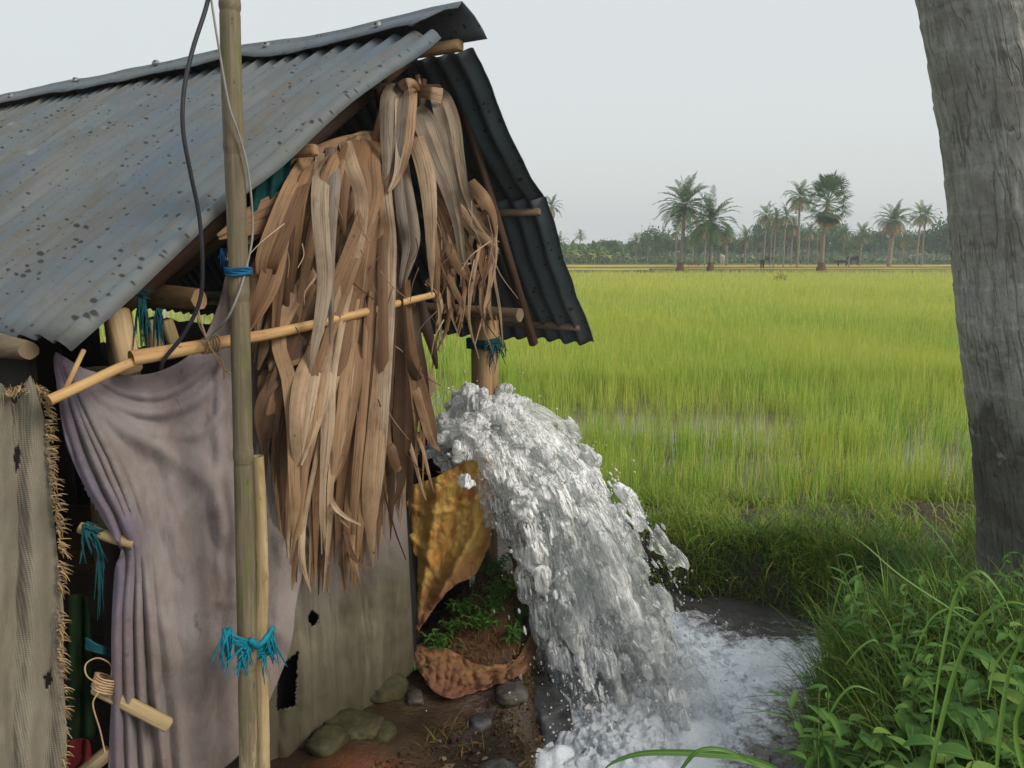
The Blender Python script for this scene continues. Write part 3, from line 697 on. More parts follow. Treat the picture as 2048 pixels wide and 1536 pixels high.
cap = mb.build('ridge_cap', 'cap_metal', shed); md = cap.modifiers.new('thickness', 'SOLIDIFY'); md.thickness = .003
# screws with washers
def washer(parent, c, n, r):
    n = n / np.linalg.norm(n); a = np.cross(n, [0, 1, .2]); a /= np.linalg.norm(a); b = np.cross(n, a)
    mb = MB(); rings = []
    for rr, h in [(.45, .0055), (.62, .006), (.9, .0045), (1.0, .002), (1.0, -.004)]:
        th = np.arange(14) / 14 * 6.2832; rings.append(c + n * h + (np.cos(th) * rr * r)[:, None] * a + (np.sin(th) * rr * r)[:, None] * b)
    mb.grid(rings, None, .5, wrap=True); wo = mb.build('washer', 'washer', parent)
    mb = MB(); rings = []
    for rr, h in [(.0, .010), (.25, .0095), (.38, .007), (.40, .0)]:
        th = np.arange(8) / 8 * 6.2832; rings.append(c + n * h + (np.cos(th) * rr * r)[:, None] * a + (np.sin(th) * rr * r)[:, None] * b)
    mb.grid(rings, None, .5, wrap=True); mb.build('screw_head', 'bolt', parent)
def hit(px, py, A, n):
    a, b = ray(px, py); d = np.array([a, 1, b]); o = np.array([0, 0, CAMZ]); return o + d * (((A - o) @ n) / (d @ n))
for px, py in [(575, 243), (403, 270), (192, 314), (36, 335)]:
    washer(rl, hit(px, py, A_l, n_l) + n_l * .006, n_l + NR.normal(0, .12, 3), .0145)
capn = np.cross(E, dl); capn /= np.linalg.norm(capn); capn = capn if capn[2] > 0 else -capn
for px, py in [(755, 53), (533, 92), (312, 127), (151, 161), (22, 193)]:
    washer(cap, hit(px, py, apex[0], capn) + capn * (.004), capn + NR.normal(0, .1, 3), .0145)
# timber frame
def along(p, L_): return p + E * L_
mb = MB(); p = pl(922, 90, -.015); mb.bar(p, along(p, 3.1), .035, .032, tint=.4); mb.build('ridge_beam', 'wood_tan', shed)
for (px, py, off, sz, m_) in [(1080, 424, -.03, .024, 'wood_grey'), (1160, 655, -.03, .026, 'wood_grey'), (632, 300, -.03, .028, 'wood_tan')]:
    p = pl(px, py, off); mb = MB(); mb.bar(p, along(p, 3.1), sz, sz * 1.1, tint=.4, bev=.006); mb.build('purlin', m_, shed)
p = pl(1040, 630, -.06); mb = MB(); mb.tube([along(p, t) for t in np.linspace(0, 3.0, 9)], .026, 12, jitter=.04); mb.build('wall_plate', 'wood_grey', shed)
p = pl(398, 600, -.20); q = p + np.array([-.75, .35, .02]); mb = MB(); mb.tube([p + (q - p) * t + NR.normal(0, .003, 3) for t in np.linspace(0, 1, 8)], [.026, .031, .034, .036, .036, .036, .036, .036], 12, jitter=.06); mb.build('wall_plate', 'wood_tan', shed)
p = pl(58, 700, -.12); q = p + np.array([-.5, .3, .0]); mb = MB(); mb.tube([p + (q - p) * t for t in np.linspace(0, 1, 6)], [.020, .028, .031, .031, .031, .031], 12, jitter=.05); mb.build('wall_plate', 'wood_grey', shed)
def rafter(a, b, wd, m_='wood_dark'):
    mb = MB(); mb.bar(a, b, wd, .03, upv=(N[0], N[1], 0), bev=.006); mb.build('rafter', m_, shed)
rafter(pl(900, 130, -.16), pl(1068, 690, -.13), .034, 'wood_dark')
rafter(pl(880, 60, -.2), pl(215, 640, -.2), .04)
rafter(pl(880, 130, -.9), pl(300, 590, -.9), .04)
# collar tie below the ridge with the stub seen in the dark
mb = MB(); mb.bar(pl(712, 170, -.12), pl(880, 176, -.14), .012, .02); mb.bar(pl(760, 125, -.14), pl(770, 172, -.14), .022, .02); mb.build('collar_tie', 'wood_dark', shed)
# posts
cpost = pl(968, 640, -.25)
mb = MB(); b0 = np.array([cpost[0], cpost[1], -.1]); ydir = (D[0], D[1], 0)
mb.box((cpost + np.array([0.005, .0, .0]) + np.array([cpost[0], cpost[1], .84])) / 2, ydir, (N[0], N[1], 0), (0, 0, 1), .047, .04, (cpost[2] - .84) / 2 + .05, bev=.012)
mb.box((cpost[0] + .003, cpost[1] - .004, .44), ydir, (N[0], N[1], 0), (0, 0, 1), .042, .035, .50, bev=.012)
mb.build('corner_post', 'wood_tan', shed)
for px, top in [(236, 640), (190, 760)]:
    c = pl(px, top, -.3); mb = MB()
    mb.tube([(c[0] + .008 * math.sin(z * 7), c[1], z) for z in np.linspace(-.05, c[2] + .03, 12)], .034, 10, jitter=.05); mb.build('corner_post', 'wood_grey', shed)
# forked head of the left post (pale wedge)
mb = MB(); a = pl(232, 618, -.15); b = pl(262, 745, -.15)
mb.bar(a, b, .052, .028, upv=(N[0], N[1], 0), tint=.3, bev=.014); mb.build('post_head', 'wood_pale', shed)
mb = MB(); a = pl(172, 655, -.10); b = pl(216, 622, -.10); mb.bar(a, b, .024, .024, upv=(N[0], N[1], 0), tint=.2); mb.build('rafter_stub', 'bamboo_straw', shed)
mb = MB(); a = pl(300, 640, -.2); b = pl(313, 712, -.2); mb.bar(a, b, .036, .026, upv=(N[0], N[1], 0), tint=.4); mb.build('rafter_stub', 'bamboo_pale', shed)
mb = MB(); a = pl(332, 640, -.26); b = pl(352, 700, -.26); mb.bar(a, b, .032, .02, upv=(N[0], N[1], 0), tint=.3); mb.build('rafter_stub', 'bamboo_pale', shed)
# cross battens that stick out past the curtain
mb = MB(); a = pl(160, 1055, -.21); b = pl(268, 1088, -.12); mb.tube(cr([a, (a + b) / 2, b], 6), [.014, .015, .014, .015, .014, .013], 9, jitter=.04); mb.build('batten', 'bamboo_pale', shed)
mb = MB(); a = pl(188, 1372, -.21); b = pl(341, 1452, -.08); mb.bar(a, b, .034, .03, upv=(N[0], N[1], 0), bev=.008); mb.build('batten', 'bamboo_pale', shed)
mb = MB(); a = pl(150, 1560, -.2); b = pl(222, 1500, -.2); mb.bar(a, b, .03, .03, upv=(N[0], N[1], 0)); mb.build('batten', 'wood_grey', shed)
# dark backing walls, added in place of shade to keep the inside dim
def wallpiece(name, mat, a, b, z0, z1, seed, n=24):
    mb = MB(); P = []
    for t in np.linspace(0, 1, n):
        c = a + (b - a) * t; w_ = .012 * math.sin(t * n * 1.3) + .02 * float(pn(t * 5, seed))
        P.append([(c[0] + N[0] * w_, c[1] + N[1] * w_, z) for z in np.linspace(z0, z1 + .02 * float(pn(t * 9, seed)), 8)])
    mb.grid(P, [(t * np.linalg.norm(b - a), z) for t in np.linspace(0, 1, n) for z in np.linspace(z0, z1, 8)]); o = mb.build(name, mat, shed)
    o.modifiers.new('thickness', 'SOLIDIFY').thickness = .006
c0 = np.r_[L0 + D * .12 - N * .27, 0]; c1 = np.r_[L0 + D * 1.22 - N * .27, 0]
wallpiece('dark_backing', 'backing_dark', c0 + D[0] * 0, c1, -.05, .82, 2.0)
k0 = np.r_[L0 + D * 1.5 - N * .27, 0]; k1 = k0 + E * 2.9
wallpiece('dark_backing', 'backing_dark', k0, k0 + E * 1.15, -.05, .78, 5.0); wallpiece('dark_backing', 'backing_dark', k0 + E * 1.15, k0 + E * 2.05, -.05, 1.16, 5.5); wallpiece('dark_backing', 'backing_dark', k0 + E * 2.05, k0 + E * 2.5, -.05, 1.0, 5.7); wallpiece('dark_backing', 'backing_dark', k0 + E * 2.5, k1, -.05, 1.16, 5.9)
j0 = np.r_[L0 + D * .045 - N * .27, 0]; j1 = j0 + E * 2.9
wallpiece('dark_backing', 'backing_dark', j0 + E * .02, j1, -.05, 1.33, 7.0, 60)
wallpiece('dark_backing', 'backing_dark', j1, j1 + np.r_[D * 1.47, 0], -.05, 1.35, 9.0)
# grey stiff sheet that closes the lower gable
def pxsheet(poly_top, poly_bot, nx, ny, off, disp, holes=(), x0=None, x1=None):
    """grid between two pixel curves on the gable plane; disp(u,v,px,py) is metres towards the viewer"""
    T = cr(poly_top, nx); Bm = cr(poly_bot, nx); P = np.zeros((nx, ny, 3)); UV = np.zeros((nx, ny, 2)); PX = np.zeros((nx, ny, 2))
    for i in range(nx):
        for j in range(ny):
            q = T[i] + (Bm[i] - T[i]) * (j / (ny - 1)); PX[i, j] = q
    U, V_ = np.meshgrid(np.linspace(0, 1, nx), np.linspace(0, 1, ny), indexing='ij')
    dd = disp(U, V_, PX[..., 0], PX[..., 1]) + off
    for i in range(nx):
        for j in range(ny): P[i, j] = pl(PX[i, j, 0], PX[i, j, 1], dd[i, j])
    d0 = P[..., 0] * D[0] + P[..., 1] * D[1]; UV = np.stack([d0, P[..., 2]], -1)
    keep = None
    if holes:
        cx, cy = (PX[:-1, :-1] + PX[1:, 1:])[..., 0] / 2, (PX[:-1, :-1] + PX[1:, 1:])[..., 1] / 2
        keep = np.ones(cx.shape, bool)
        for h in holes: keep &= ~inside(cx + 3 * pn(cx * .3, cy * .3), cy, h)
    return P, UV, keep, PX
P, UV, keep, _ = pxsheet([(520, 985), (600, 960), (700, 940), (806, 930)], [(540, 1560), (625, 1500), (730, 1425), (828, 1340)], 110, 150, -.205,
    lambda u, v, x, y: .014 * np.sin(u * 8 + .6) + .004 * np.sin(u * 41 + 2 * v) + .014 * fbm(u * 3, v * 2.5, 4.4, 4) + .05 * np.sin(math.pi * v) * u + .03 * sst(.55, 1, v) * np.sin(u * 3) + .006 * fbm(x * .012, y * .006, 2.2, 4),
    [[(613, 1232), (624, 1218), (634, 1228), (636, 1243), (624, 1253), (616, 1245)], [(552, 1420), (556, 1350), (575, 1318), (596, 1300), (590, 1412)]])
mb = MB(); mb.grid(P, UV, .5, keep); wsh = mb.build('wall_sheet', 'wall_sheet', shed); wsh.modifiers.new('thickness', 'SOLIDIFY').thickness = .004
# dark narrow return at the corner
mb = MB(); Pq = []
for t in np.linspace(0, 1, 16):
    a = pl(804 + 3 * math.sin(t * 5), 975 + t * 375, -.20); b = pl(806 + 26 * min(1, t * 1.7 + .05), 975 + t * 368, -.24); c = b + E * .25
    Pq.append([a, (a + b) / 2 + np.array([N[0], N[1], 0]) * .006, b, c])
mb.grid(Pq, [(0.0 + .02 * k, t) for t in np.linspace(0, 1, 16) for k in range(4)]); mb.build('edge_flap', 'dark_sheet', shed).modifiers.new('thickness', 'SOLIDIFY').thickness = .003
# dusty green netting under the roof edge
mb = MB(); P, UV, keep, _ = pxsheet([(508, 372), (545, 344), (584, 306)], [(500, 430), (540, 400), (578, 352)], 14, 12, -.075, lambda u, v, x, y: .01 * np.sin(u * 14)); mb.grid(P, UV)
tag(mb.build('shade_net', 'net_green'), 'dusty green netting tucked under the left roof edge behind the bamboo pole', 'netting')
# ------------------------------------------------------------------ cloth, mats and leaves hung on the gable
def fold_field(folds):
    def f(x, y):
        d = np.zeros(x.shape)
        for poly, amp, wid in folds:
            c = cr(poly, 60); dist, par = polydist(x, y, [tuple(q) for q in c])
            # sharper on one side, like gathered cloth
            tt = par / 59.0; wv = wid * (.55 + .45 * np.clip(tt * 1.6, 0, 1))
            d += amp * np.exp(-(dist / wv) ** 2) * np.clip(.35 + 1.3 * tt, 0, 1)
        return d
    return f
FL = fold_field([
    ([(113, 715), (140, 850), (178, 960), (228, 1056), (240, 1150), (234, 1280), (236, 1536)], .020, 9),
    ([(120, 720), (154, 830), (198, 940), (250, 1050), (262, 1115), (254, 1260), (262, 1545)], .026, 8),
    ([(126, 722), (168, 835), (216, 940), (264, 1060), (276, 1140), (278, 1300), (292, 1545)], .024, 7),
    ([(130, 722), (184, 840), (238, 950), (276, 1065), (294, 1170), (312, 1380), (330, 1545)], .026, 9),
    ([(140, 735), (196, 842), (262, 955), (300, 1080), (330, 1250), (352, 1400), (366, 1545)], .018, 16),
    ([(146, 745), (226, 842), (330, 900), (418, 962), (452, 1060)], .020, 24),
    ([(150, 742), (216, 800), (300, 826), (390, 800), (446, 735)], .015, 13),
    ([(172, 745), (256, 786), (336, 786), (424, 728)], .011, 9),
    ([(150, 750), (230, 822), (306, 862), (392, 868), (448, 820)], .008, 12),
    ([(330, 900), (372, 1080), (398, 1300), (402, 1545)], .020, 42),
    ([(455, 560), (446, 700), (440, 900), (446, 1200)], .016, 16),
    ([(640, 950), (636, 1100), (600, 1280)], .02, 40), ([(740, 950), (752, 1080), (742, 1180)], .02, 30), ([(560, 900), (566, 1100), (556, 1260)], .018, 22)])
def towel_disp(u, v, x, y):
    return FL(x, y) + .012 * fbm(x * .006, y * .004, 4.4, 3) + .05 * sst(0, .7, v) * sst(260, 420, x) * .5 + .03 * np.sin(np.clip((y - 640) / 900, 0, 1) * math.pi)
top = [(110, 706), (130, 718), (176, 742), (250, 752), (330, 738), (398, 690), (440, 600), (462, 530), (530, 520), (640, 600), (760, 700), (800, 760)]
bot = [(214, 1560), (236, 1562), (262, 1564), (300, 1566), (340, 1566), (390, 1564), (440, 1540), (500, 1480), (546, 1380), (580, 1290), (596, 1180), (640, 1080), (800, 1000)]
# left edge follows the drawn-aside outline
nx, ny = 230, 230
Tt, Bb = cr(top, nx), cr(bot, nx)
edge = cr([(110, 706), (113, 764), (124, 850), (140, 910), (178, 985), (246, 1060), (246, 1085), (232, 1148), (226, 1272), (226, 1397), (214, 1560)], ny)
PX = np.zeros((nx, ny, 2))
for i in range(nx):
    u = i / (nx - 1); st = Tt[i][None] + (Bb[i] - Tt[i])[None] * np.linspace(0, 1, ny)[:, None]
    st0 = Tt[0][None] + (Bb[0] - Tt[0])[None] * np.linspace(0, 1, ny)[:, None]
    PX[i] = st + (edge - st0) * max(0, 1 - u / .42) ** 1.5
U, V_ = np.meshgrid(np.linspace(0, 1, nx), np.linspace(0, 1, ny), indexing='ij')
dd = 1.35 * towel_disp(U, V_, PX[..., 0], PX[..., 1]) - .20 + .004 * fbm(PX[..., 0] * .03, PX[..., 1] * .012, 9.9, 3)
P = np.array([[pl(PX[i, j, 0], PX[i, j, 1], dd[i, j]) for j in range(ny)] for i in range(nx)])
UV = np.stack([P[..., 0] * D[0] + P[..., 1] * D[1], P[..., 2]], -1)
lilac = np.exp(-(polydist(PX[..., 0], PX[..., 1], [tuple(q) for q in edge])[0] / 45) ** 2) * .9 + .35 * np.exp(-((PX[..., 1] - 760) / 80) ** 2)
hole = [(552, 1420), (558, 1345), (575, 1318), (600, 1296), (600, 1412)]
mb = MB(); mb.grid(P, UV, np.clip(lilac, 0, 1))
tw = mb.build('hanging_towel', 'towel'); tw.modifiers.new('thickness', 'SOLIDIFY').thickness = .004
tag(tw, 'stained lilac grey towel drawn aside as a curtain over the open gable', 'towel')
# jute mat at the left with a frayed edge
Jroot = empty('jute_mat', pl(60, 1480, -.1), 'stiff grey brown jute sacking sheet with a frayed edge hanging left of the towel', 'sacking')
fr = cr([(62, 768), (96, 800), (104, 900), (116, 1000), (128, 1100), (126, 1250), (132, 1400), (130, 1560)], 120)
nx, ny = 50, 120; P = np.zeros((nx, ny, 3)); PX = np.zeros((nx, ny, 2))
for i in range(nx):
    for j in range(ny):
        x = -60 + (fr[j][0] + 60) * i / (nx - 1); yt = 790 + 25 * math.sin(i * .21) - 20 * math.exp(-((x - 62) / 30) ** 2); y = yt + (1570 - yt) * j / (ny - 1)
        PX[i, j] = (x, y)
dd = -.16 + .012 * np.sin(PX[..., 0] * .085 + PX[..., 1] * .002) + .014 * fbm(PX[..., 0] * .02, PX[..., 1] * .005, 6.6, 4) + .035 * np.exp(-((PX[..., 0] - 62) / 26) ** 2) * np.exp(-((PX[..., 1] - 780) / 60) ** 2)
P = np.array([[pl(PX[i, j, 0], PX[i, j, 1], dd[i, j]) for j in range(ny)] for i in range(nx)])
cx, cy = PX[:-1, :-1, 0], PX[:-1, :-1, 1]
keep = ~(inside(cx, cy, [(24, 905), (34, 880), (40, 900), (36, 935), (27, 940)]) | inside(cx, cy, [(84, 1350), (100, 1335), (104, 1358), (90, 1378)]))
mb = MB(); mb.grid(P, np.stack([P[..., 0] * D[0] + P[..., 1] * D[1], P[..., 2]], -1), .5, keep)
mb.build('sacking_sheet', 'jute', Jroot).modifiers.new('thickness', 'SOLIDIFY').thickness = .003
mb = MB()
def ribbon_px(mb, pts, wid, off, tint=.5, n=16, fold=.25, twist=0.0, curl=0.0, planes=None):
    """a strip along pixel points; wid in pixels at those points; off in metres towards the viewer (number or per point)"""
    m = len(pts)
    wv = np.full(m, wid) if np.isscalar(wid) else np.interp(np.linspace(0, 1, m), np.linspace(0, 1, len(wid)), wid)
    ov = np.full(m, off) if np.isscalar(off) else np.interp(np.linspace(0, 1, m), np.linspace(0, 1, len(off)), off)
    C = cr(np.column_stack([np.array(pts, float), wv, ov]), n)
    W3 = np.array([pl(c[0], c[1], c[3]) for c in C]); T = np.gradient(W3, axis=0); T /= np.linalg.norm(T, axis=1)[:, None]
    Nn = np.array([N[0], N[1], 0.0]); rows = []; uv = []; L = np.concatenate([[0], np.cumsum(np.linalg.norm(np.diff(W3, axis=0), axis=1))])
    u0 = rnd.uniform(0, 9)
    for i in range(n):
        vd = np.array([0, 0, CAMZ]) - W3[i]; vd /= np.linalg.norm(vd); side = np.cross(T[i], vd); side /= np.linalg.norm(side) + 1e-9; out = np.cross(side, T[i])
        a = twist * math.sin(i / n * 3.2 + curl); s2 = side * math.cos(a) + out * math.sin(a); o2 = np.cross(s2, T[i])
        hw = max(C[i][2], .6) * .5 * W3[i][1] / F
        row = []
        for k, f_ in zip((-1, -.5, 0, .5, 1), (0, .6, 1, .55, 0)):
            row.append(W3[i] + s2 * hw * k + o2 * hw * fold * f_); uv.append((u0 + hw * k, L[i] + u0))
        rows.append(row)
    mb.grid(np.array(rows), uv, tint)
for k in range(620):
    j = rnd.randint(2, 117); c = fr[j] - np.array([rnd.uniform(3, 12), 0])
    if rnd.random() < .5 + .4 * math.sin(j * .4) ** 2:
        ln = rnd.uniform(8, 30); a = rnd.uniform(-.2, 1.3)
        x, y = c[0] - 2, c[1] + rnd.uniform(-4, 4); x2 = x + ln * math.cos(a); y2 = y + ln * math.sin(a)
        ribbon_px(mb, [(x, y), ((x + x2) / 2 + 2, (y + y2) / 2 - rnd.uniform(0, 4)), (x2, y2)], [rnd.uniform(2, 3.4), 2, .8], [-.15, -.15 + rnd.uniform(-.01, .015), -.15 + rnd.uniform(-.02, .03)], rnd.random(), 5)
for k in range(60):
    x = rnd.uniform(14, 92); y = 775 + abs(x - 60) * .4
    ribbon_px(mb, [(x, y), (x + rnd.uniform(-9, 9), y + rnd.uniform(-14, 6)), (x + rnd.uniform(-16, 14), y + rnd.uniform(-22, 16))], [2.6, 2, .8], -.135 + rnd.uniform(-.01, .02), rnd.random(), 5)
mb.build('frayed_edge', 'jute_fibre', Jroot)
# scraps of cloth in the gap
def scrap(name, mat, poly_t, poly_b, off, label):
    mb = MB(); P, UV, k_, _ = pxsheet(poly_t, poly_b, 14, 20, off, lambda u, v, x, y: .014 * np.sin(u * 8 + v * 2) + .01 * fbm(x * .03, y * .02, 1, 2)); mb.grid(P, UV)
    tag(mb.build(name, mat), label, 'cloth').modifiers.new('thickness', 'SOLIDIFY').thickness = .003
scrap('cloth_scrap', 'cloth_green', [(140, 1190), (160, 1188), (176, 1195)], [(136, 1490), (165, 1492), (192, 1470)], -.25, 'dark green cloth strip in the gap between jute sheet and towel')
scrap('cloth_scrap', 'cloth_red', [(138, 1482), (160, 1476), (178, 1480)], [(130, 1540), (165, 1545), (184, 1535)], -.23, 'red rag below the green cloth at the shed gap')
# ------------------------------------------------------------------ dry palm leaves
ribs = {'top': [], 'left': [], 'right': []}
T1 = [  # hand placed strips: frond, points, widths, offsets, tint
 ('top', [(796, 172), (789, 204), (785, 280), (780, 340), (772, 388)], [34, 52, 42, 26, 5], [-.11, -.05, -.04, -.04, -.05], .95),
 ('top', [(818, 172), (812, 210), (808, 290), (796, 350), (778, 384)], [30, 40, 28, 16, 4], [-.12, -.05, -.035, -.035, -.05], .78),
 ('top', [(872, 184), (884, 204), (898, 250), (910, 320), (926, 390), (958, 455), (998, 508)], [8, 40, 44, 34, 28, 22, 3], [-.11, -.05, -.03, -.02, -.03, -.05, -.07], .9),
 ('top', [(832, 214), (852, 250), (876, 310), (896, 370), (914, 440), (926, 520), (932, 590)], [16, 44, 40, 28, 20, 12, 2], [-.1, -.05, -.02, -.01, -.02, -.04, -.06], .97),
 ('top', [(822, 262), (834, 285), (852, 345), (860, 420), (862, 500), (864, 590)], [8, 34, 36, 28, 18, 2], [-.1, -.04, -.01, 0, -.01, -.03], .72),
 ('top', [(800, 300), (806, 370), (816, 440), (822, 490), (806, 560), (800, 600)], [16, 34, 38, 30, 14, 3], [-.1, -.06, -.03, -.03, -.05, -.08], 1.0),
 ('top', [(800, 176), (812, 168), (826, 168), (838, 180)], [20, 20, 16, 5], [-.05, -.04, -.04, -.05], .72), ('top', [(838, 182), (860, 186), (884, 192)], [7, 18, 28], [-.06, -.04, -.035], .76), ('top', [(836, 186), (840, 172), (838, 156)], [9, 7, 2], [-.06, -.055, -.05], .6),
 ('left', [(752, 285), (764, 240), (776, 200), (790, 176)], [14, 22, 22, 12], [-.1, -.09, -.09, -.1], .42),
 ('left', [(648, 308), (640, 390), (644, 480), (650, 560), (640, 640), (628, 700), (622, 745)], [30, 34, 32, 30, 24, 14, 3], [-.07, -.02, .02, .035, .04, .035, .02], .9),
 ('left', [(662, 296), (668, 360), (662, 450), (658, 560), (662, 630), (660, 690)], [18, 26, 22, 20, 12, 3], [-.08, -.03, 0, .02, .025, .02], 1.0),
 ('left', [(690, 284), (702, 330), (722, 390), (720, 460), (704, 530), (680, 600)], [16, 30, 26, 26, 22, 4], [-.09, -.03, -.02, -.02, -.03, -.05], .74),
 ('left', [(712, 282), (690, 330), (684, 420), (690, 480)], [30, 34, 20, 4], [-.1, -.05, -.04, -.05], .35),
 ('left', [(742, 282), (736, 330), (742, 400), (700, 520), (662, 620), (640, 700), (640, 790)], [36, 46, 34, 36, 40, 36, 30], [-.09, -.05, -.03, -.03, -.03, -.02, -.01], .62),
 ('left', [(768, 330), (740, 420), (716, 500), (690, 590), (676, 700), (650, 820)], [40, 38, 44, 44, 42, 30], [-.09, -.06, -.05, -.05, -.05, -.05], .55),
 ('left', [(618, 318), (590, 380), (562, 450), (536, 520), (536, 560), (556, 600)], [22, 46, 48, 44, 26, 4], [-.08, -.03, -.01, -.02, -.04, -.07], .46),
 ('left', [(600, 330), (578, 390), (560, 470), (540, 560), (516, 620), (498, 664)], [14, 34, 36, 40, 26, 3], [-.09, -.05, -.04, -.04, -.05, -.07], .52),
 ('left', [(640, 380), (585, 410), (510, 440), (436, 474)], [60, 66, 52, 10], [-.09, -.08, -.07, -.06], .44),
 ('left', [(650, 420), (600, 470), (556, 510), (520, 540)], [64, 60, 30, 4], [-.1, -.09, -.09, -.1], .4),
 ('left', [(520, 520), (508, 570), (500, 620), (478, 665), (460, 690)], [16, 26, 24, 12, 2], [-.1, -.09, -.08, -.07, -.07], .64),
 ('left', [(590, 500), (560, 600), (530, 690), (516, 740)], [22, 26, 20, 4], [-.1, -.09, -.09, -.1], .3),
 ('left', [(616, 540), (590, 620), (560, 720), (548, 800)], [20, 24, 22, 5], [-.09, -.08, -.08, -.09], .4),
 # long pleats reaching down
 ('left', [(560, 660), (578, 760), (590, 860), (592, 960), (594, 1060), (584, 1180)], [20, 30, 34, 30, 22, 3], [-.07, -.04, -.01, 0, -.01, -.04], .6),
 ('left', [(640, 690), (620, 760), (608, 850), (604, 930), (598, 1010), (580, 1130)], [34, 58, 54, 30, 18, 3], [-.06, -.02, .015, .01, 0, -.03], .62),
 ('left', [(655, 680), (640, 770), (622, 850), (600, 930)], [30, 44, 34, 8], [-.05, -.01, .02, .01], .7),
 ('left', [(690, 650), (672, 760), (668, 850), (654, 960), (652, 1050), (646, 1185)], [54, 62, 48, 26, 22, 3], [-.06, -.03, 0, .005, 0, -.03], .66),
 ('left', [(720, 640), (704, 740), (690, 840), (676, 930), (662, 1010)], [36, 40, 34, 20, 4], [-.05, -.02, .01, .01, 0], .58),
 ('left', [(740, 560), (726, 700), (712, 820), (694, 940), (686, 1060), (690, 1180)], [30, 36, 38, 34, 28, 3], [-.07, -.05, -.03, -.02, -.02, -.05], .5),
 ('left', [(764, 480), (752, 620), (740, 760), (728, 900), (716, 1020), (712, 1150)], [20, 30, 36, 38, 30, 4], [-.06, -.04, -.02, 0, -.01, -.04], .64),
 ('left', [(776, 470), (770, 600), (762, 740), (752, 860), (740, 1000), (746, 1135)], [16, 24, 30, 36, 34, 3], [-.06, -.03, 0, .015, .01, -.03], .7),
 ('left', [(790, 520), (790, 640), (788, 760), (784, 860), (792, 960), (782, 1080)], [16, 28, 44, 48, 34, 3], [-.07, -.05, -.03, -.02, -.03, -.06], .24),
 ('left', [(782, 480), (780, 600), (772, 720), (766, 830), (760, 930), (752, 1040)], [14, 20, 26, 24, 20, 4], [-.05, -.02, .01, .025, .02, 0], .8),
 ('left', [(652, 960), (668, 1010), (692, 1034), (722, 1050)], [8, 11, 8, 2], [.01, .03, .045, .05], .82),
 ('left', [(656, 985), (668, 1020), (682, 1040), (698, 1056)], [7, 9, 6, 2], [.0, .02, .03, .035], .7),
 ('left', [(614, 1010), (604, 1080), (606, 1130), (622, 1185)], [10, 14, 12, 2], [-.02, 0, .01, .005], .75),
 ('left', [(676, 1000), (692, 1070), (712, 1120), (746, 1138)], [8, 10, 7, 2], [-.03, -.01, .01, .02], .3),
 ('left', [(760, 900), (768, 980), (790, 1060), (812, 1120)], [3, 3.5, 3.5, 2], [-.02, 0, .01, .0], .05),
 ('left', [(706, 1060), (704, 1110), (714, 1150), (724, 1180)], [12, 13, 9, 2], [-.02, 0, .005, 0], .56),
 ('left', [(770, 860), (782, 900), (794, 935), (802, 932)], [22, 24, 18, 3], [0, .02, .02, .01], .36),
 # right edge, broken ends beside the pipe
 ('right', [(806, 560), (812, 650), (824, 720), (842, 790), (860, 850), (872, 890)], [14, 20, 28, 34, 26, 6], [-.09, -.08, -.06, -.05, -.04, -.04], .5),
 ('right', [(812, 700), (832, 780), (846, 830), (862, 880), (880, 902)], [12, 18, 18, 14, 3], [-.08, -.06, -.05, -.03, -.03], .62),
 ('right', [(838, 590), (852, 650), (866, 700), (874, 738)], [18, 22, 16, 6], [-.09, -.08, -.07, -.07], .04),
 ('right', [(826, 610), (836, 680), (848, 740), (858, 800)], [20, 16, 14, 4], [-.08, -.07, -.06, -.06], .1),
 ('right', [(812, 600), (820, 700), (832, 780), (836, 830)], [24, 20, 16, 4], [-.1, -.1, -.1, -.1], .02),
 ('right', [(808, 860), (826, 910), (842, 970), (852, 1000)], [12, 9, 6, 2], [-.06, -.05, -.03, -.03], .68),
 ('right', [(826, 850), (846, 900), (858, 950), (868, 985)], [8, 7, 6, 2], [-.06, -.03, -.01, -.02], .72),
 ('right', [(800, 930), (806, 985), (800, 1060)], [10, 6, 2], [-.07, -.07, -.07], .6),
]
for fr_, p_, w_, o_, t_ in T1:
    for off in (0,):
        ribs[fr_].append((p_, w_, [o + .0 for o in o_], t_, rnd.uniform(-.35, .35)))
# crest blades the others bend over
for p_, w_, t_ in [([(548, 396), (580, 352), (620, 318), (670, 296)], [26, 34, 34, 26], .36), ([(600, 334), (650, 304), (710, 288), (775, 286)], [24, 34, 36, 30], .5), ([(690, 292), (740, 280), (790, 300)], [26, 34, 20], .62), ([(560, 430), (600, 380), (650, 350), (720, 330)], [50, 70, 70, 60], .3), ([(600, 470), (650, 420), (700, 380), (760, 350)], [70, 90, 90, 70], .26), ([(640, 560), (680, 480), (720, 420), (770, 380)], [70, 90, 80, 50], .24)]:
    ribs['left'].append((p_, w_, [-.135] * len(p_), t_, .1))
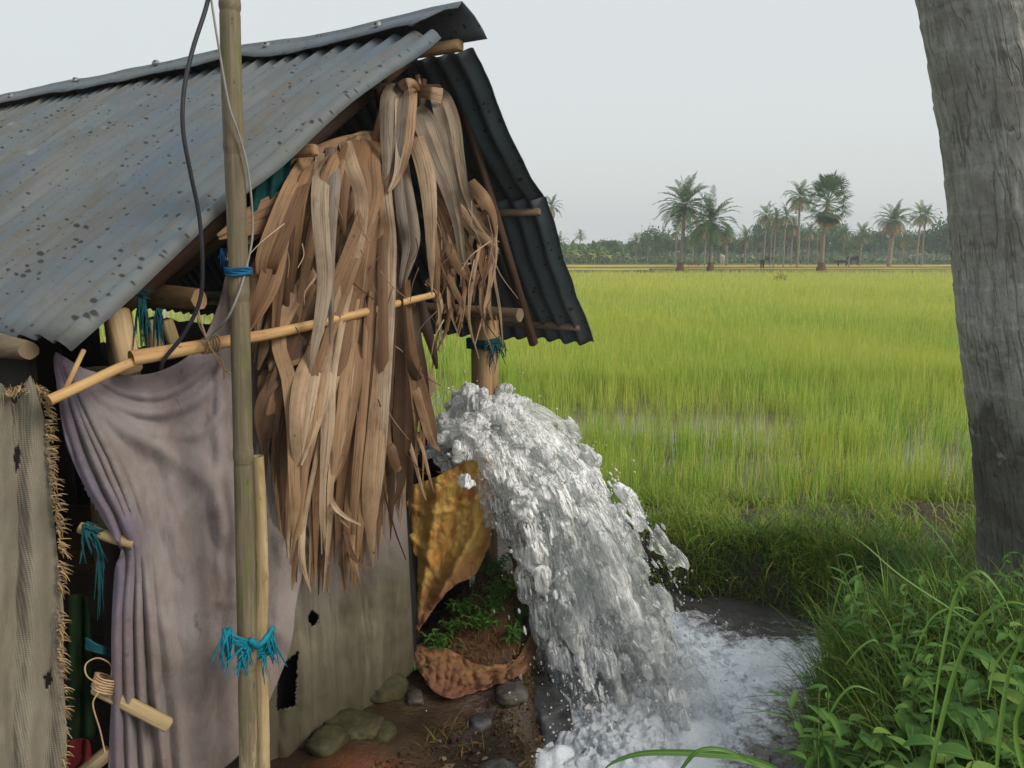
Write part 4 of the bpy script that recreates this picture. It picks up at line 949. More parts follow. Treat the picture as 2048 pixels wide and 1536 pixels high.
# pleated filler under the hand placed strips
for k in range(210):
    bx = rnd.uniform(525, 850); far = abs(bx - 660) / 190.0
    by = (1195 - 250 * max(0, far - .25)) * rnd.uniform(.80, 1.0); by = min(by, 1190)
    mx_ = 690 + (bx - 680) * .72 + rnd.uniform(-18, 18); tx = 738 + (bx - 690) * .30 + rnd.uniform(-14, 14); ty = rnd.uniform(300, 380)
    if bx < 560: by = min(by, rnd.uniform(700, 980))
    w0 = rnd.uniform(10, 30); o0 = rnd.uniform(-.16, -.09)
    ribs['left'].append(([(tx, ty), ((tx + mx_) / 2 + rnd.uniform(-8, 8), (ty + 700) / 2), (mx_, 700), (bx + rnd.uniform(-12, 12), (700 + by) / 2), (bx, by)], [w0 * .8, w0, w0 * 1.15, w0 * .9, 2], [-.17, o0 + .02, o0 + .035, o0 + .03, o0 + .01], rnd.choice([.1, .2, .28, .36, .45, .5, .55, .6, .68]), rnd.uniform(-.8, .8)))
for k in range(30):                                    # broad shoulder blades lying over each other
    f = k / 29; x0 = 745 - 150 * f + rnd.uniform(-12, 12); y0 = 292 + 75 * f + rnd.uniform(0, 20); x1 = x0 - 30 - 130 * rnd.random(); y1 = y0 + rnd.uniform(110, 300); w0 = rnd.uniform(34, 62); o0 = rnd.uniform(-.14, -.10)
    ribs['left'].append(([(x0, y0), (x0 - 18, y0 + 34), ((x0 + x1) / 2 - 16, (y0 + y1) / 2), (x1, y1)], [w0 * .6, w0, w0 * .9, 4], [-.16, o0, o0 + .01, o0], rnd.choice([.3, .36, .4, .45, .5, .56]), rnd.uniform(-.3, .3)))
for k in range(46):                                    # left shoulder strips
    x0 = rnd.uniform(560, 700); y0 = 300 + (700 - x0) * .42 + rnd.uniform(-8, 14); x1 = x0 - rnd.uniform(10, 90); y1 = y0 + rnd.uniform(190, 420)
    w0 = rnd.uniform(10, 30); o0 = rnd.uniform(-.14, -.07)
    ribs['left'].append(([(x0 + 30, y0 - 8), (x0, y0 + 30), ((x0 + x1) / 2 - 6, (y0 + y1) / 2), (x1, y1)], [w0 * .7, w0, w0, 2], [o0, o0 + .03, o0 + .03, o0], rnd.choice([.15, .3, .4, .45, .5, .55]), rnd.uniform(-.6, .6)))
for k in range(30):                                    # the right fan
    a = k / 29; x1 = 985 - 120 * a + rnd.uniform(-8, 8); y1 = 410 + 200 * a + rnd.uniform(-18, 18); w0 = rnd.uniform(9, 16); o0 = rnd.uniform(-.13, -.07)
    ribs['right'].append(([(835, 312 + 20 * a), (880 - 24 * a, 350 + 70 * a), ((940 - 70 * a), 392 + 120 * a), (x1, y1)], [w0 * .5, w0, w0, w0 * .5], [o0, o0 + .02, o0 + .02, o0], rnd.choice([.35, .45, .5, .56, .6, .3]), rnd.uniform(-.5, .5)))
    if rnd.random() < .75:
        x2 = x1 + rnd.uniform(-25, 22); y2 = y1 + rnd.uniform(60, 190)
        ribs['right'].append(([(x1 - 20, y1 - 22), (x1, y1), (x1 + rnd.uniform(-4, 12), (y1 + y2) / 2), (x2, y2)], [w0 * .9, w0 * .8, w0 * .6, 2], [o0, o0, o0 + .02, o0 + .01], rnd.choice([.3, .45, .55, .65, .7]), rnd.uniform(-.9, .9)))
for p_, w_, t_ in [([(940, 365), (968, 400), (984, 440), (990, 480)], [22, 28, 22, 4], .55), ([(860, 360), (920, 420), (960, 470), (998, 500)], [12, 30, 24, 3], .66), ([(930, 420), (960, 440), (985, 470)], [40, 40, 10], .36),
                   ([(985, 440), (992, 500), (984, 560), (950, 690)], [6, 6, 5, 2], .8), ([(994, 450), (988, 540), (1000, 620), (1006, 690)], [5, 6, 5, 2], .78), ([(978, 470), (980, 560), (966, 640), (984, 700)], [6, 7, 5, 2], .62),
                   ([(962, 480), (946, 560), (938, 640), (958, 718)], [6, 7, 6, 2], .74), ([(970, 520), (962, 600), (974, 680)], [8, 8, 2], .5), ([(955, 540), (968, 620), (960, 660)], [9, 9, 2], .45), ([(990, 520), (978, 600), (990, 660)], [7, 8, 2], .6),
                   ([(870, 430), (900, 500), (920, 540), (936, 560)], [14, 20, 16, 4], .55), ([(880, 520), (910, 580), (930, 620), (944, 660)], [10, 12, 9, 2], .58), ([(900, 480), (930, 540), (950, 580)], [20, 18, 4], .4)]:
    ribs['right'].append((p_, w_, [-.07, -.05, -.05, -.06], t_, rnd.uniform(-.4, .4)))
for key in ribs:                                       # long blades start at the fan's heart; wide ones are split into pleats
    out = []
    for p_, w_, o_, t_, tw_ in ribs[key]:
        p_, w_, o_ = list(p_), list(w_), list(o_)
        if key == 'left' and p_[0][1] > 420 and max(w_) > 12 and len(p_) > 3 and p_[-1][1] > 760:
            x0, y0 = p_[0]; hx = 742 + (x0 - 690) * .26; p_ = [(hx, 318 + rnd.uniform(-8, 12)), (hx * .55 + x0 * .45, 318 + (y0 - 318) * .55)] + p_; w_ = [w_[0] * .6, w_[0] * .8] + w_; o_ = [-.15, o_[0]] + o_
        if max(w_) > 36:
            k_ = 2; fr2 = [(-.32, .36), (0, .38), (.32, .36)] if k_ == 3 else [(-.25, .54), (.25, .54)]
            for j, (sh, ww) in enumerate(fr2):
                q = []
                for i, (x, y) in enumerate(p_):
                    a_ = p_[max(0, i - 1)]; b_ = p_[min(len(p_) - 1, i + 1)]; dx, dy = b_[0] - a_[0], b_[1] - a_[1]; l_ = math.hypot(dx, dy) + 1e-6
                    sp = 1 + (.35 * i / len(p_)) * rnd.uniform(.3, 1.2); q.append((x + dy / l_ * sh * w_[i] * sp, y - dx / l_ * sh * w_[i] * sp))
                if rnd.random() < .5 and len(q) > 3: q[-1] = (q[-1][0] + rnd.uniform(-14, 14), q[-1][1] - rnd.uniform(0, 70))
                out.append((q, [ww * x for x in w_], [o + rnd.uniform(-.012, .012) for o in o_], t_ + rnd.uniform(-.16, .14), tw_ + rnd.uniform(-.3, .3)))
        else: out.append((p_, w_, o_, t_, tw_))
    ribs[key] = out
LB = {'top': ('small dry palm leaf with grey curling blades at the peak of the shed gable', .3),
      'left': ('largest dry brown palm leaf hanging as thatch over the towel and horizontal bamboo', .3),
      'right': ('narrow pleated dry palm leaf fanning right towards the wooden corner post', .3)}
for key in ('left', 'right', 'top'):
    mb = MB(); st_ = MB()
    for p_, w_, o_, t_, tw_ in ribs[key]:
        n_ = 10 + 3 * len(p_)
        wm = max(w_); w_ = [max(q, .84 * wm) if i / (len(w_) - 1) < .6 else q for i, q in enumerate(w_)] if wm > 14 else list(w_)
        if w_[0] > 6: o_ = [min(o_[0], -.12)] + list(o_[1:])
        ribbon_px(mb, p_, w_, o_, min(1, max(0, t_ + rnd.uniform(-.05, .05))), n_, rnd.choice([-.22, -.12, .10, .18, .28]), tw_ * .7, rnd.uniform(-1, 1))
    if key != 'top':
        for k in range(26 if key == 'left' else 22):   # loose fibres
            x, y = (rnd.uniform(560, 850), rnd.uniform(380, 900)) if key == 'left' else (rnd.uniform(850, 1000), rnd.uniform(380, 640))
            a = rnd.uniform(.6, 2.4); ln = rnd.uniform(40, 120)
            ribbon_px(mb, [(x, y), (x + ln * .5 * math.cos(a) + rnd.uniform(-10, 10), y + ln * .5 * math.sin(a)), (x + ln * math.cos(a), y + ln * math.sin(a))], [2.2, 2, 1.2], rnd.uniform(-.04, .02), rnd.choice([.2, .6, .8, .15]), 9)
    base = {'top': pl(810, 380, -.1), 'left': pl(660, 1190, -.1), 'right': pl(960, 700, -.1)}[key]
    r_ = empty('dry_palm_leaf', base, LB[key][0], 'palm leaf', 'dry palm leaves hung on the shed gable')
    mb.build('leaf_blade', 'dry_leaf', r_)
    sp = {'top': [(835, 300), (842, 230), (832, 150)], 'left': [(752, 420), (762, 330), (765, 250), (752, 150)], 'right': [(852, 330), (842, 250), (846, 160)]}[key]
    st_.tube([pl(x, y, -.13) for x, y in cr(sp, 10)], np.linspace(.009, .014, 10), 8, jitter=.05); st_.build('leaf_stalk', 'wood_dark', r_)
# ------------------------------------------------------------------ bamboo
def bamboo(name, mat, pts, r0, r1, nodes, label, hollow=True, seg=70, n=18, scar=.12):
    C = cr(pts, seg); R = np.linspace(r0, r1, seg); L = np.linspace(0, 1, seg); ti = np.full(seg, .3)
    for nd in nodes:
        q_ = .0055 if seg > 100 else .6 / seg; R += .065 * r0 * np.exp(-((L - nd) / q_) ** 2) - .05 * r0 * np.exp(-((L - nd - 1.6 * q_) / (.6 * q_)) ** 2); ti += .45 * np.exp(-((L - nd - 1.5 * q_) / (.5 * q_)) ** 2) - .25 * np.exp(-((L - nd) / q_) ** 2)
    
    mb = MB(); mb.tube(C, R, n, 0.3, True, hollow)
    o = mkobj(name, np.concatenate(mb.v), mb.f, mat, None, np.concatenate(mb.uv), {'tint': np.concatenate([np.repeat(np.clip(ti, 0, 1), n), np.full(mb.n - seg * n, .75)])})
    return tag(o, label, 'bamboo pole')
bamboo('bamboo_pole', 'bamboo_grey', [pl(457, -160, .045), pl(460, 30, .05), pl(464, 200, .05), pl(473, 420, .05), pl(480, 640, .05), pl(486, 900, .045), pl(492, 1200, .045), pl(497, 1540, .045), pl(500, 1760, .04)], .0226, .0226, [.112, .304, .47, .628, .79, .93], 'tall grey green bamboo pole standing upright in front of the shed, the wires beside it', seg=320)
bamboo('bamboo_stake', 'bamboo_pale', [pl(515, 912, .0), pl(520, 1010, .0), pl(524, 1180, .0), pl(520, 1290, .005), pl(524, 1400, .005), pl(528, 1700, .005)], .0150, .0185, [.14, .36, .52, .70, .86], 'shorter pale bamboo stake tied behind the tall pole with teal rope')
bamboo('bamboo_rail', 'bamboo_straw', [pl(262, 717, -.07), pl(360, 700, -.065), pl(460, 682, -.055), pl(560, 664, -.045), pl(700, 632, -.045), pl(800, 606, -.05), pl(866, 590, -.055)], .0178, .0098, [.27, .38, .62, .72, .85, .98], 'thick straw coloured bamboo rail lying across the palm leaves at the gable')
bamboo('bamboo_stick', 'bamboo_straw', [pl(98, 801, -.06), pl(170, 768, -.065), pl(262, 726, -.07), pl(330, 708, -.07)], .0115, .0112, [.28], 'thin yellow bamboo stick pushed into the open end of the thick rail', hollow=False)
mb = MB(); mb.bar(pl(129, 782, -.075), pl(168, 699, -.085), .0095, .007, upv=(N[0], N[1], 0), tint=.2, bev=.002); tag(mb.build('split_stick', 'bamboo_straw'), 'short split stick standing on the thin yellow bamboo stick', 'stick')
# ------------------------------------------------------------------ wires, ropes
def cable(name, mat, pts, r, label, cat, n=60, nn=8):
    mb = MB(); mb.tube(cr([pl(*p) for p in pts], n), r, nn); return tag(mb.build(name, mat), label, cat)
cable('power_cable', 'cable_black', [(424, -60, .06), (414, 8, .06), (385, 100, .065), (368, 180, .065), (366, 260, .065), (382, 350, .06), (398, 430, .05), (405, 520, .04), (400, 600, .02), (368, 668, -.01), (330, 716, -.04), (322, 738, -.06)], .0048, 'black electric cable sagging past the roof edge left of the tall pole', 'cable')
cable('guy_wire', 'wire_grey', [(414, -60, .07), (424, 10, .07), (440, 110, .075), (458, 210, .08), (478, 270, .085), (494, 330, .085), (503, 400, .08), (505, 470, .07), (494, 530, .07), (478, 585, .078), (455, 636, .06), (428, 664, .0), (404, 690, -.03)], .0026, 'thin pale wire hanging beside the tall bamboo pole', 'wire')
mb = MB()
for pts in [[(394, 612, -.03), (404, 650, -.03), (418, 690, -.03), (430, 708, -.03), (446, 726, -.02), (448, 760, -.02)], [(428, 706, -.03), (448, 738, -.02), (468, 750, -.02)], [(404, 590, -.05), (396, 640, -.04), (420, 688, -.03)]]: mb.tube(cr([pl(*p) for p in pts], 24), .0022, 6)
for k in range(5):
    c = pl(408 + 6 * k, 692 - k * 1.2, -.06); th = np.linspace(0, 6.283, 16); mb.tube([c + np.array([D[0] * .003 * math.sin(t), D[1] * .003 * math.sin(t), 0]) + np.array([N[0], N[1], 0]) * .020 * math.cos(t) + np.array([0, 0, 1]) * .019 * math.sin(t) for t in th], .0023, 6)
tag(mb.build('twine_tie', 'twine'), 'pinkish twine tied round the thick bamboo rail left of the tall pole', 'twine')
def rope_band(mb, c, axis, R, turns, h, r, sq=1.0):
    axis = axis / np.linalg.norm(axis); a = np.cross(axis, [0.3, 1, .2]); a /= np.linalg.norm(a); b = np.cross(axis, a)
    th = np.linspace(0, turns * 6.283, int(turns * 22)); mb.tube([c + a * R * math.cos(t) + b * R * sq * math.sin(t) + axis * (h * (t / th[-1] - .5) + .0015 * math.sin(t * 2.7)) for t in th], r, 6, jitter=.15)
def strands(mb, px, py, off, n, dx, dy, sp, r0):
    for k in range(n):
        x, y = px + rnd.uniform(-sp, sp), py + rnd.uniform(-sp * .8, sp * .8); ex, ey = x + dx + rnd.gauss(0, sp) * 1.1, y + dy * rnd.uniform(.35, 1.2); r = r0 * rnd.uniform(.45, 1.15)
        mb.tube(cr([pl(x, y, off), pl((x + ex) / 2 + rnd.uniform(-sp, sp) * .6, (y + ey) / 2, off + rnd.uniform(-.005, .012)), pl(ex, ey, off + rnd.uniform(-.008, .008))], 9), [r * .95] * 4 + [r * .8, r * .7, r * .6, r * .5, r * .3], 5, jitter=.15)
def rope(name, mat, label, fn):
    mb = MB(); fn(mb); tag(mb.build(name, mat), label, 'rope', 'plastic ropes tied round the poles')
def r1(mb):
    rope_band(mb, pl(507, 1293, .022), np.array([.05, 0, 1.]), .046, 4.5, .026, .0042, .75)
    mb.tube(cr([pl(498, 1278, .085), pl(520, 1290, .088), pl(548, 1252, .08)], 9), [.006, .010, .010, .010, .009, .008, .007, .006, .004], 7, jitter=.12)
    strands(mb, 455, 1258, .07, 16, -6, 78, 10, .0036); strands(mb, 492, 1300, .082, 16, -12, 44, 10, .0034); strands(mb, 540, 1270, .075, 15, 4, 52, 9, .0032); strands(mb, 530, 1310, .075, 6, 0, 60, 6, .002)
    for k in range(10): mb.tube(cr([pl(452, 1270 + rnd.uniform(-15, 10), .06), pl(470, 1285 + rnd.uniform(-15, 10), .075), pl(500, 1292 + rnd.uniform(-10, 10), .083)], 8), .0034, 5, jitter=.15)
rope('teal_rope', 'rope_teal', 'bright teal rope knotted round the tall pole and stake near the bottom', r1)
def r2(mb):
    rope_band(mb, pl(477, 542, .05), np.array([.02, 0, 1.]), .0285, 4, .018, .0032)
    strands(mb, 446, 500, .0, 8, 6, 44, 5, .003)
rope('blue_rope', 'rope_blue', 'blue rope band round the tall pole just below the roof edge', r2)
def r3(mb):
    c = cpost.copy(); zt = pl(968, 690, -.21)[2]
    for k in range(9):
        z = zt + .018 - k * .004; q = .051; pts = []
        for sx, sy in [(-1, -1), (1, -1), (1, 1), (-1, 1), (-1, -1)]: pts.append(np.array([c[0], c[1], z + rnd.uniform(-.004, .004)]) + np.r_[D, 0] * q * sx + np.r_[N, 0] * (.045) * -sy)
        mb.tube(cr(pts, 22), .0034, 5, jitter=.15)
    strands(mb, 988, 692, -.195, 20, 2, 46, 9, .0028); strands(mb, 1000, 676, -.2, 8, 4, 40, 6, .0026)
rope('teal_rope', 'rope_dull', 'dull teal rope wound round the wooden corner post above the gushing water', r3)
def r4(mb):
    strands(mb, 282, 600, -.13, 22, 4, 100, 8, .0036); strands(mb, 318, 620, -.14, 16, 2, 70, 6, .0030); strands(mb, 270, 582, -.13, 10, 30, 10, 8, .003)
rope('teal_rope', 'rope_dull', 'dark teal rope strands hanging from the log under the left roof edge', r4)
def r5(mb):
    strands(mb, 176, 1055, -.17, 18, 22, 70, 10, .0036); strands(mb, 200, 1100, -.18, 7, 2, 150, 4, .0026); strands(mb, 170, 1050, -.17, 8, 45, 18, 8, .003)
    for k in range(8): mb.tube(cr([pl(172, 1276 + k * 3, -.2), pl(195, 1290 + k * 2, -.175), pl(228, 1300 + k * 2, -.19)], 8), .003, 5, jitter=.15)
rope('teal_rope', 'rope_dull', 'faded teal rope round the upper batten in the gap beside the jute sheet', r5)
mb = MB()
for k in range(6): rope_band(mb, pl(204 + k * 1.5, 1380 - k * 5, -.17), np.array([.4, .5, .75]), .026, 1.2, .003, .0022)
mb.build
for pts in [[(200, 1370, -.15), (174, 1352, -.15), (172, 1328, -.16), (196, 1316, -.16), (222, 1330, -.16), (222, 1356, -.16)], [(196, 1385, -.15), (186, 1410, -.15), (200, 1460, -.15), (210, 1505, -.15)]]: mb.tube(cr([pl(*p) for p in pts], 26), .0018, 6)
tag(mb.build('twine_tie', 'twine'), 'pale twine looped round the lower batten stub at the bottom left', 'twine')
# ------------------------------------------------------------------ pipe, sacks, stones
pr = empty('discharge_pipe', (-.22, 2.82, .55), 'dark wide pump pipe mouth under the gushing water beside the palm leaves', 'pipe')
mb = MB(); mo = np.array([-.205, 2.80, .70]); path = cr([(-1.0, 3.05, .62), (-.62, 2.95, .62), (-.40, 2.87, .63), (-.28, 2.83, .67), mo], 26)
mb.tube(path, .098, 24); mb.tube([path[-1] - (path[-1] - path[-2]) * .8, path[-1] + (path[-1] - path[-2]) * .1], .108, 24); mb.build('pipe_body', 'pipe_black', pr)
def sheet_depth(name, mat, outline_t, outline_b, nx, ny, depth, tint, label, cat, keep_fn=None):
    T_, B_ = cr(outline_t, nx), cr(outline_b, nx); P = np.zeros((nx, ny, 3)); PX = np.zeros((nx, ny, 2)); U, V_ = np.meshgrid(np.linspace(0, 1, nx), np.linspace(0, 1, ny), indexing='ij')
    PX = T_[:, None] + (B_ - T_)[:, None] * np.linspace(0, 1, ny)[None, :, None]
    PX += np.stack([3 * pn(PX[..., 1] * .06, 1.1, 2), 3 * pn(PX[..., 0] * .06, 5.1, 2)], -1)
    Yd = depth(U, V_, PX[..., 0], PX[..., 1])
    for i in range(nx):
        for j in range(ny): P[i, j] = at(PX[i, j, 0], PX[i, j, 1], Yd[i, j])
    mb = MB(); mb.grid(P, np.stack([U * .5, V_ * .8], -1), tint(U, V_)); o = mb.build(name, mat); o.modifiers.new('thickness', 'SOLIDIFY').thickness = .003
    return tag(o, label, cat)
def pleat(x, y, p, w): return np.exp(-(polydist(x, y, p)[0] / w) ** 2)
sheet_depth('plastic_sack', 'sack_wet', [(802, 974), (845, 964), (900, 940), (950, 908), (972, 914), (990, 950)], [(818, 1290), (832, 1272), (862, 1225), (905, 1172), (948, 1150), (980, 1085)], 110, 130,
    lambda u, v, x, y: 2.60 + .06 * np.abs(u - .45) - .045 * np.sin(math.pi * u) * (1 - v * .4) + .05 * v
        - .024 * pleat(x, y, [(958, 920), (950, 1060), (905, 1150), (838, 1262)], 9) - .020 * pleat(x, y, [(876, 955), (862, 1080), (846, 1180), (824, 1280)], 10) - .020 * pleat(x, y, [(978, 1020), (935, 1090), (880, 1190)], 8)
        + .018 * pleat(x, y, [(920, 935), (900, 1080), (860, 1190)], 11) - .012 * pleat(x, y, [(806, 1000), (850, 1030), (900, 1020)], 6) - .012 * pleat(x, y, [(806, 1060), (840, 1090), (880, 1160)], 6) - .010 * pleat(x, y, [(830, 972), (828, 1090), (822, 1200)], 6)
        - .010 * pleat(x, y, [(900, 1000), (935, 1010), (968, 985)], 5) - .010 * pleat(x, y, [(912, 1060), (940, 1040), (975, 1040)], 5) + .012 * fbm(x * .03, y * .02, 2.3, 5) + .004 * fbm(x * .12, y * .10, 3.3, 3),
    lambda u, v: np.clip(.05 + .95 * sst(.55, 1, v) * (1 - u * .5), 0, 1), 'yellow orange plastic sack wrapped round the pipe, left of the falling water', 'sack')
def gdepth(x, y, up):
    f = np.vectorize(lambda p, q: ground_hit(p, q, up)[1]); xs, ys = x[::6, ::4], y[::6, ::4]
    Yg = f(xs, ys); iu = np.linspace(0, xs.shape[0] - 1, x.shape[0]); iv = np.linspace(0, xs.shape[1] - 1, x.shape[1])
    t = np.array([np.interp(iv, np.arange(xs.shape[1]), r) for r in Yg]); return np.array([np.interp(iu, np.arange(xs.shape[0]), t[:, j]) for j in range(t.shape[1])]).T
sheet_depth('plastic_sack', 'sack_wet', [(822, 1262), (850, 1290), (900, 1300), (960, 1330), (1030, 1320), (1062, 1270), (1088, 1292)], [(828, 1325), (846, 1356), (872, 1386), (904, 1397), (940, 1388), (1000, 1368), (1040, 1350), (1098, 1314)], 91, 41,
    lambda u, v, x, y: gdepth(x, y, .03) - .018 * np.sin(math.pi * np.clip(u * 1.05, 0, 1)) * v + .022 * fbm(x * .03, y * .035, 3.3, 5) + .016 * fbm(x * .07, y * .05, 8.3, 4) - .016 * np.exp(-((y - 1330 - 20 * np.sin(u * 5)) / 8) ** 2),
    lambda u, v: np.clip(.75 + .25 * v, 0, 1), 'torn muddy pink sack spread over the mound below the yellow one', 'sack')
# broken palm stems between the sack and the water
mb = MB()
for k in range(9):
    x = 1000 + k * 5 + rnd.uniform(-6, 6); y0 = rnd.uniform(985, 1060); x2 = x + rnd.uniform(30, 60); y2 = rnd.uniform(1150, 1230); Yk = 2.72 + rnd.uniform(-.05, .05)
    mb.tube(cr([at(x, y0, Yk), at((x + x2) / 2 + rnd.uniform(-8, 8), (y0 + y2) / 2, Yk - .01), at(x2, y2, Yk)], 12), [.010 * rnd.uniform(.5, 1.1)] * 12, 7, jitter=.15)
for k in range(10):
    x, y = rnd.uniform(1010, 1040), rnd.uniform(1020, 1060); mb.tube(cr([at(x, y, 2.68), at(x + rnd.uniform(5, 30), y + rnd.uniform(-25, 5), 2.66), at(x + rnd.uniform(10, 40), y + rnd.uniform(20, 50), 2.67)], 9), .0035, 5)
tag(mb.build('dead_stems', 'wood_dark'), 'dark dead stems leaning against the sack behind the falling water', 'dead stems')
mb = MB(); P0 = [at(985, 960, 2.70), at(1010, 1010, 2.72), at(1050, 1130, 2.74), at(1075, 1200, 2.75)]
Pg = []
for q in cr(P0, 20): Pg.append([q + np.array([-.03, .0, 0]), q + np.array([-.0, -.02, 0]), q + np.array([.045, .03, -.01]), q + np.array([.05, .1, -.25])])
mb.grid(Pg); tag(mb.build('wet_board', 'dark_sheet'), 'dark wet board behind the dead stems beside the falling water', 'board')
def rock(name, mat, c, s, seed, label, rot=0, flat=.0, sub=4):
    import bmesh
    bm = bmesh.new(); bmesh.ops.create_icosphere(bm, subdivisions=sub, radius=1)
    V = np.array([v.co[:] for v in bm.verts]); Fc = [[v.index for v in f.verts] for f in bm.faces]; bm.free()
    d = 1 + .20 * pn(V[:, 0] * 1.1 + seed, V[:, 1] * 1.1, V[:, 2] * 1.1) + .10 * pn(V[:, 0] * 3 + seed, V[:, 1] * 3, V[:, 2] * 3) + .07 * pn(V[:, 0] * 7 + seed, V[:, 1] * 8, V[:, 2] * 8)
    q = np.sign(V) * np.abs(V) ** (1 - flat); V = q * d[:, None] * np.array(s); cr_, sr_ = math.cos(rot), math.sin(rot)
    V = np.stack([V[:, 0] * cr_ - V[:, 1] * sr_, V[:, 0] * sr_ + V[:, 1] * cr_, V[:, 2]], -1) + np.array(c)
    return tag(mkobj(name, V, Fc, mat), label, 'stone')
rock('stone', 'stone_moss', ground_hit(768, 1385) + np.array([0, 0, .02]), (.085, .06, .045), 1.2, 'mossy stone leaning on the corner of the grey wall sheet', .5, .35)
rock('stone', 'stone_moss', ground_hit(700, 1450), (.10, .07, .03), 4.2, 'dark mossy flat stone at the foot of the grey wall sheet', -.3, .3)
rock('stone', 'stone', ground_hit(1022, 1392) + np.array([0, 0, .01]), (.055, .05, .032), 7.7, 'small pinkish grey stone under the right tip of the torn sack', .2, .2)
rock('concrete_block', 'stone_wet', ground_hit(1078, 1400) + np.array([.0, .0, -.05]), (.075, .12, .085), 3.1, 'wet grey concrete block at the left foot of the falling water', .5, .55)
rock('stone', 'stone_wet', ground_hit(990, 1560), (.07, .07, .035), 9.4, 'wet dark stone at the channel edge at the bottom', .9, .3)

for k, (px, py, sx, lab) in enumerate([(742, 1350, .045, 'mossy stone wedged against the wall sheet above the larger mossy stone'), (655, 1490, .05, 'dark stone at the foot of the bamboo stake side of the wall sheet'), (830, 1400, .03, 'small dark stone on the mud below the yellow sack corner'), (760, 1470, .04, 'dark flat stone alone on the mud in front of the mossy stones'), (960, 1450, .035, 'wet stone beside the concrete block on the mud')]):
    rock('stone', ['stone_moss', 'stone_moss', 'stone', 'stone_moss', 'stone_wet'][k], ground_hit(px, py) + np.array([0, 0, sx * .3]), (sx * 1.2, sx, sx * .6), 20 + k * 1.7, lab, k * .9, .3, 3)
# ------------------------------------------------------------------ palms and trees beyond the field
def leafstrip(mb, base, dirv, L_, droop, nl, ll, lw, tint, up=np.array([0, 0, 1.0])):
    """a feather frond: arching rachis with leaflets on both sides"""
    d = np.array(dirv, float); d /= np.linalg.norm(d); pts = [np.array(base, float)]; st = L_ / 14
    for i in range(14):
        d = d - up * droop * (i + 1) / 14 * .16; d /= np.linalg.norm(d); pts.append(pts[-1] + d * st)
    P = cr(pts, nl + 2); T = np.gradient(P, axis=0)
    V = []; Fc = []
    for i in range(1, nl + 1):
        t = T[i] / np.linalg.norm(T[i]); s = np.cross(t, up); s /= np.linalg.norm(s) + 1e-6; n2 = np.cross(s, t); f = i / nl
        l = ll * math.sin(math.pi * min(1, .12 + .86 * f)) ** .7
        for sg in (-1, 1):
            e = s * sg * .75 + t * .75 + n2 * .25; e /= np.linalg.norm(e); b = len(V)
            j = NR.normal(0, .08, 3); e = e + j
            V += [P[i] - t * lw * .5, P[i] + t * lw * .5, P[i] + e * l * .6 + t * lw * .45 - up * l * .08, P[i] + e * l - up * l * .22, P[i] + e * l * .6 - t * lw * .45 - up * l * .08]
            Fc.append((b, b + 1, b + 2, b + 3, b + 4))
    mb.add(V, Fc, None, tint)
    mb.add([P[0] - np.cross(T[0], up) * .0, *P], [], None, tint)
def date_crown(seed, n=44, L_=1.75, dead=.16, droop=1.0, nl=18):
    mb = MB()
    for k in range(n):
        az = k * 2.39996 + NR.normal(0, .15); f = (k + .5) / n; el = math.radians(80 - 118 * f ** .72) + NR.normal(0, .08)
        dd = np.array([math.cos(el) * math.cos(az), math.cos(el) * math.sin(az), math.sin(el)])
        isd = f > 1 - dead
        leafstrip(mb, dd * .08 + np.array([0, 0, .05 - .25 * f]), dd, L_ * NR.uniform(.82, 1.08) * (.8 if isd else 1), (droop * (.75 + .6 * f)) * (1.5 if isd else 1), nl, .36 * L_ / 1.7, .062, NR.uniform(.86, 1) if isd else NR.uniform(.1, .82) * (1 - .3 * f))
    return mb
def trunk_mb(h, r, lean, base_r=0, seed=0):
    mb = MB(); m = 22; z = np.linspace(0, h, m)
    P = [(lean[0] * (t / h) ** 1.5 + .04 * math.sin(t * 1.1 + seed), lean[1] * (t / h) ** 1.5, t - .1 * (t == 0)) for t in z]
    R = r * .78 * (1.08 - .18 * z / h) * (1 + .05 * NR.normal(size=m)); R[-2:] *= 1.25
    mb.tube(P, R, 10, jitter=.05); return mb, np.array(P[-1])
protos = {}
def copy_tree(o):
    c = o.copy(); COL.objects.link(c)
    for ch in [q for q in COL.objects if q.parent == o]:
        d = ch.copy(); COL.objects.link(d); d.parent = c
    return c
def palm_proto(key, h, r, crown, lean=(0, 0), mat='palm_leaf', base=0, extra=None):
    root = empty('date_palm' if mat == 'palm_leaf' else 'toddy_palm', (0, 0, 0), 'x', 'palm tree')
    mb, top = trunk_mb(h, r, lean, seed=len(protos)); t_ = mb.build('trunk', 'palm_trunk', root)
    if base:
        b = MB(); zz = np.linspace(0, base, 8); b.tube([(0, 0, z - .05) for z in zz], r * (2.5 - 1.2 * (zz / base) ** .7), 12, jitter=.08); b.build('trunk_base', 'trunk_base', root)
    for v in crown.v: v += top
    c_ = crown.build('crown', mat, root)
    protos[key] = (root, h); return root
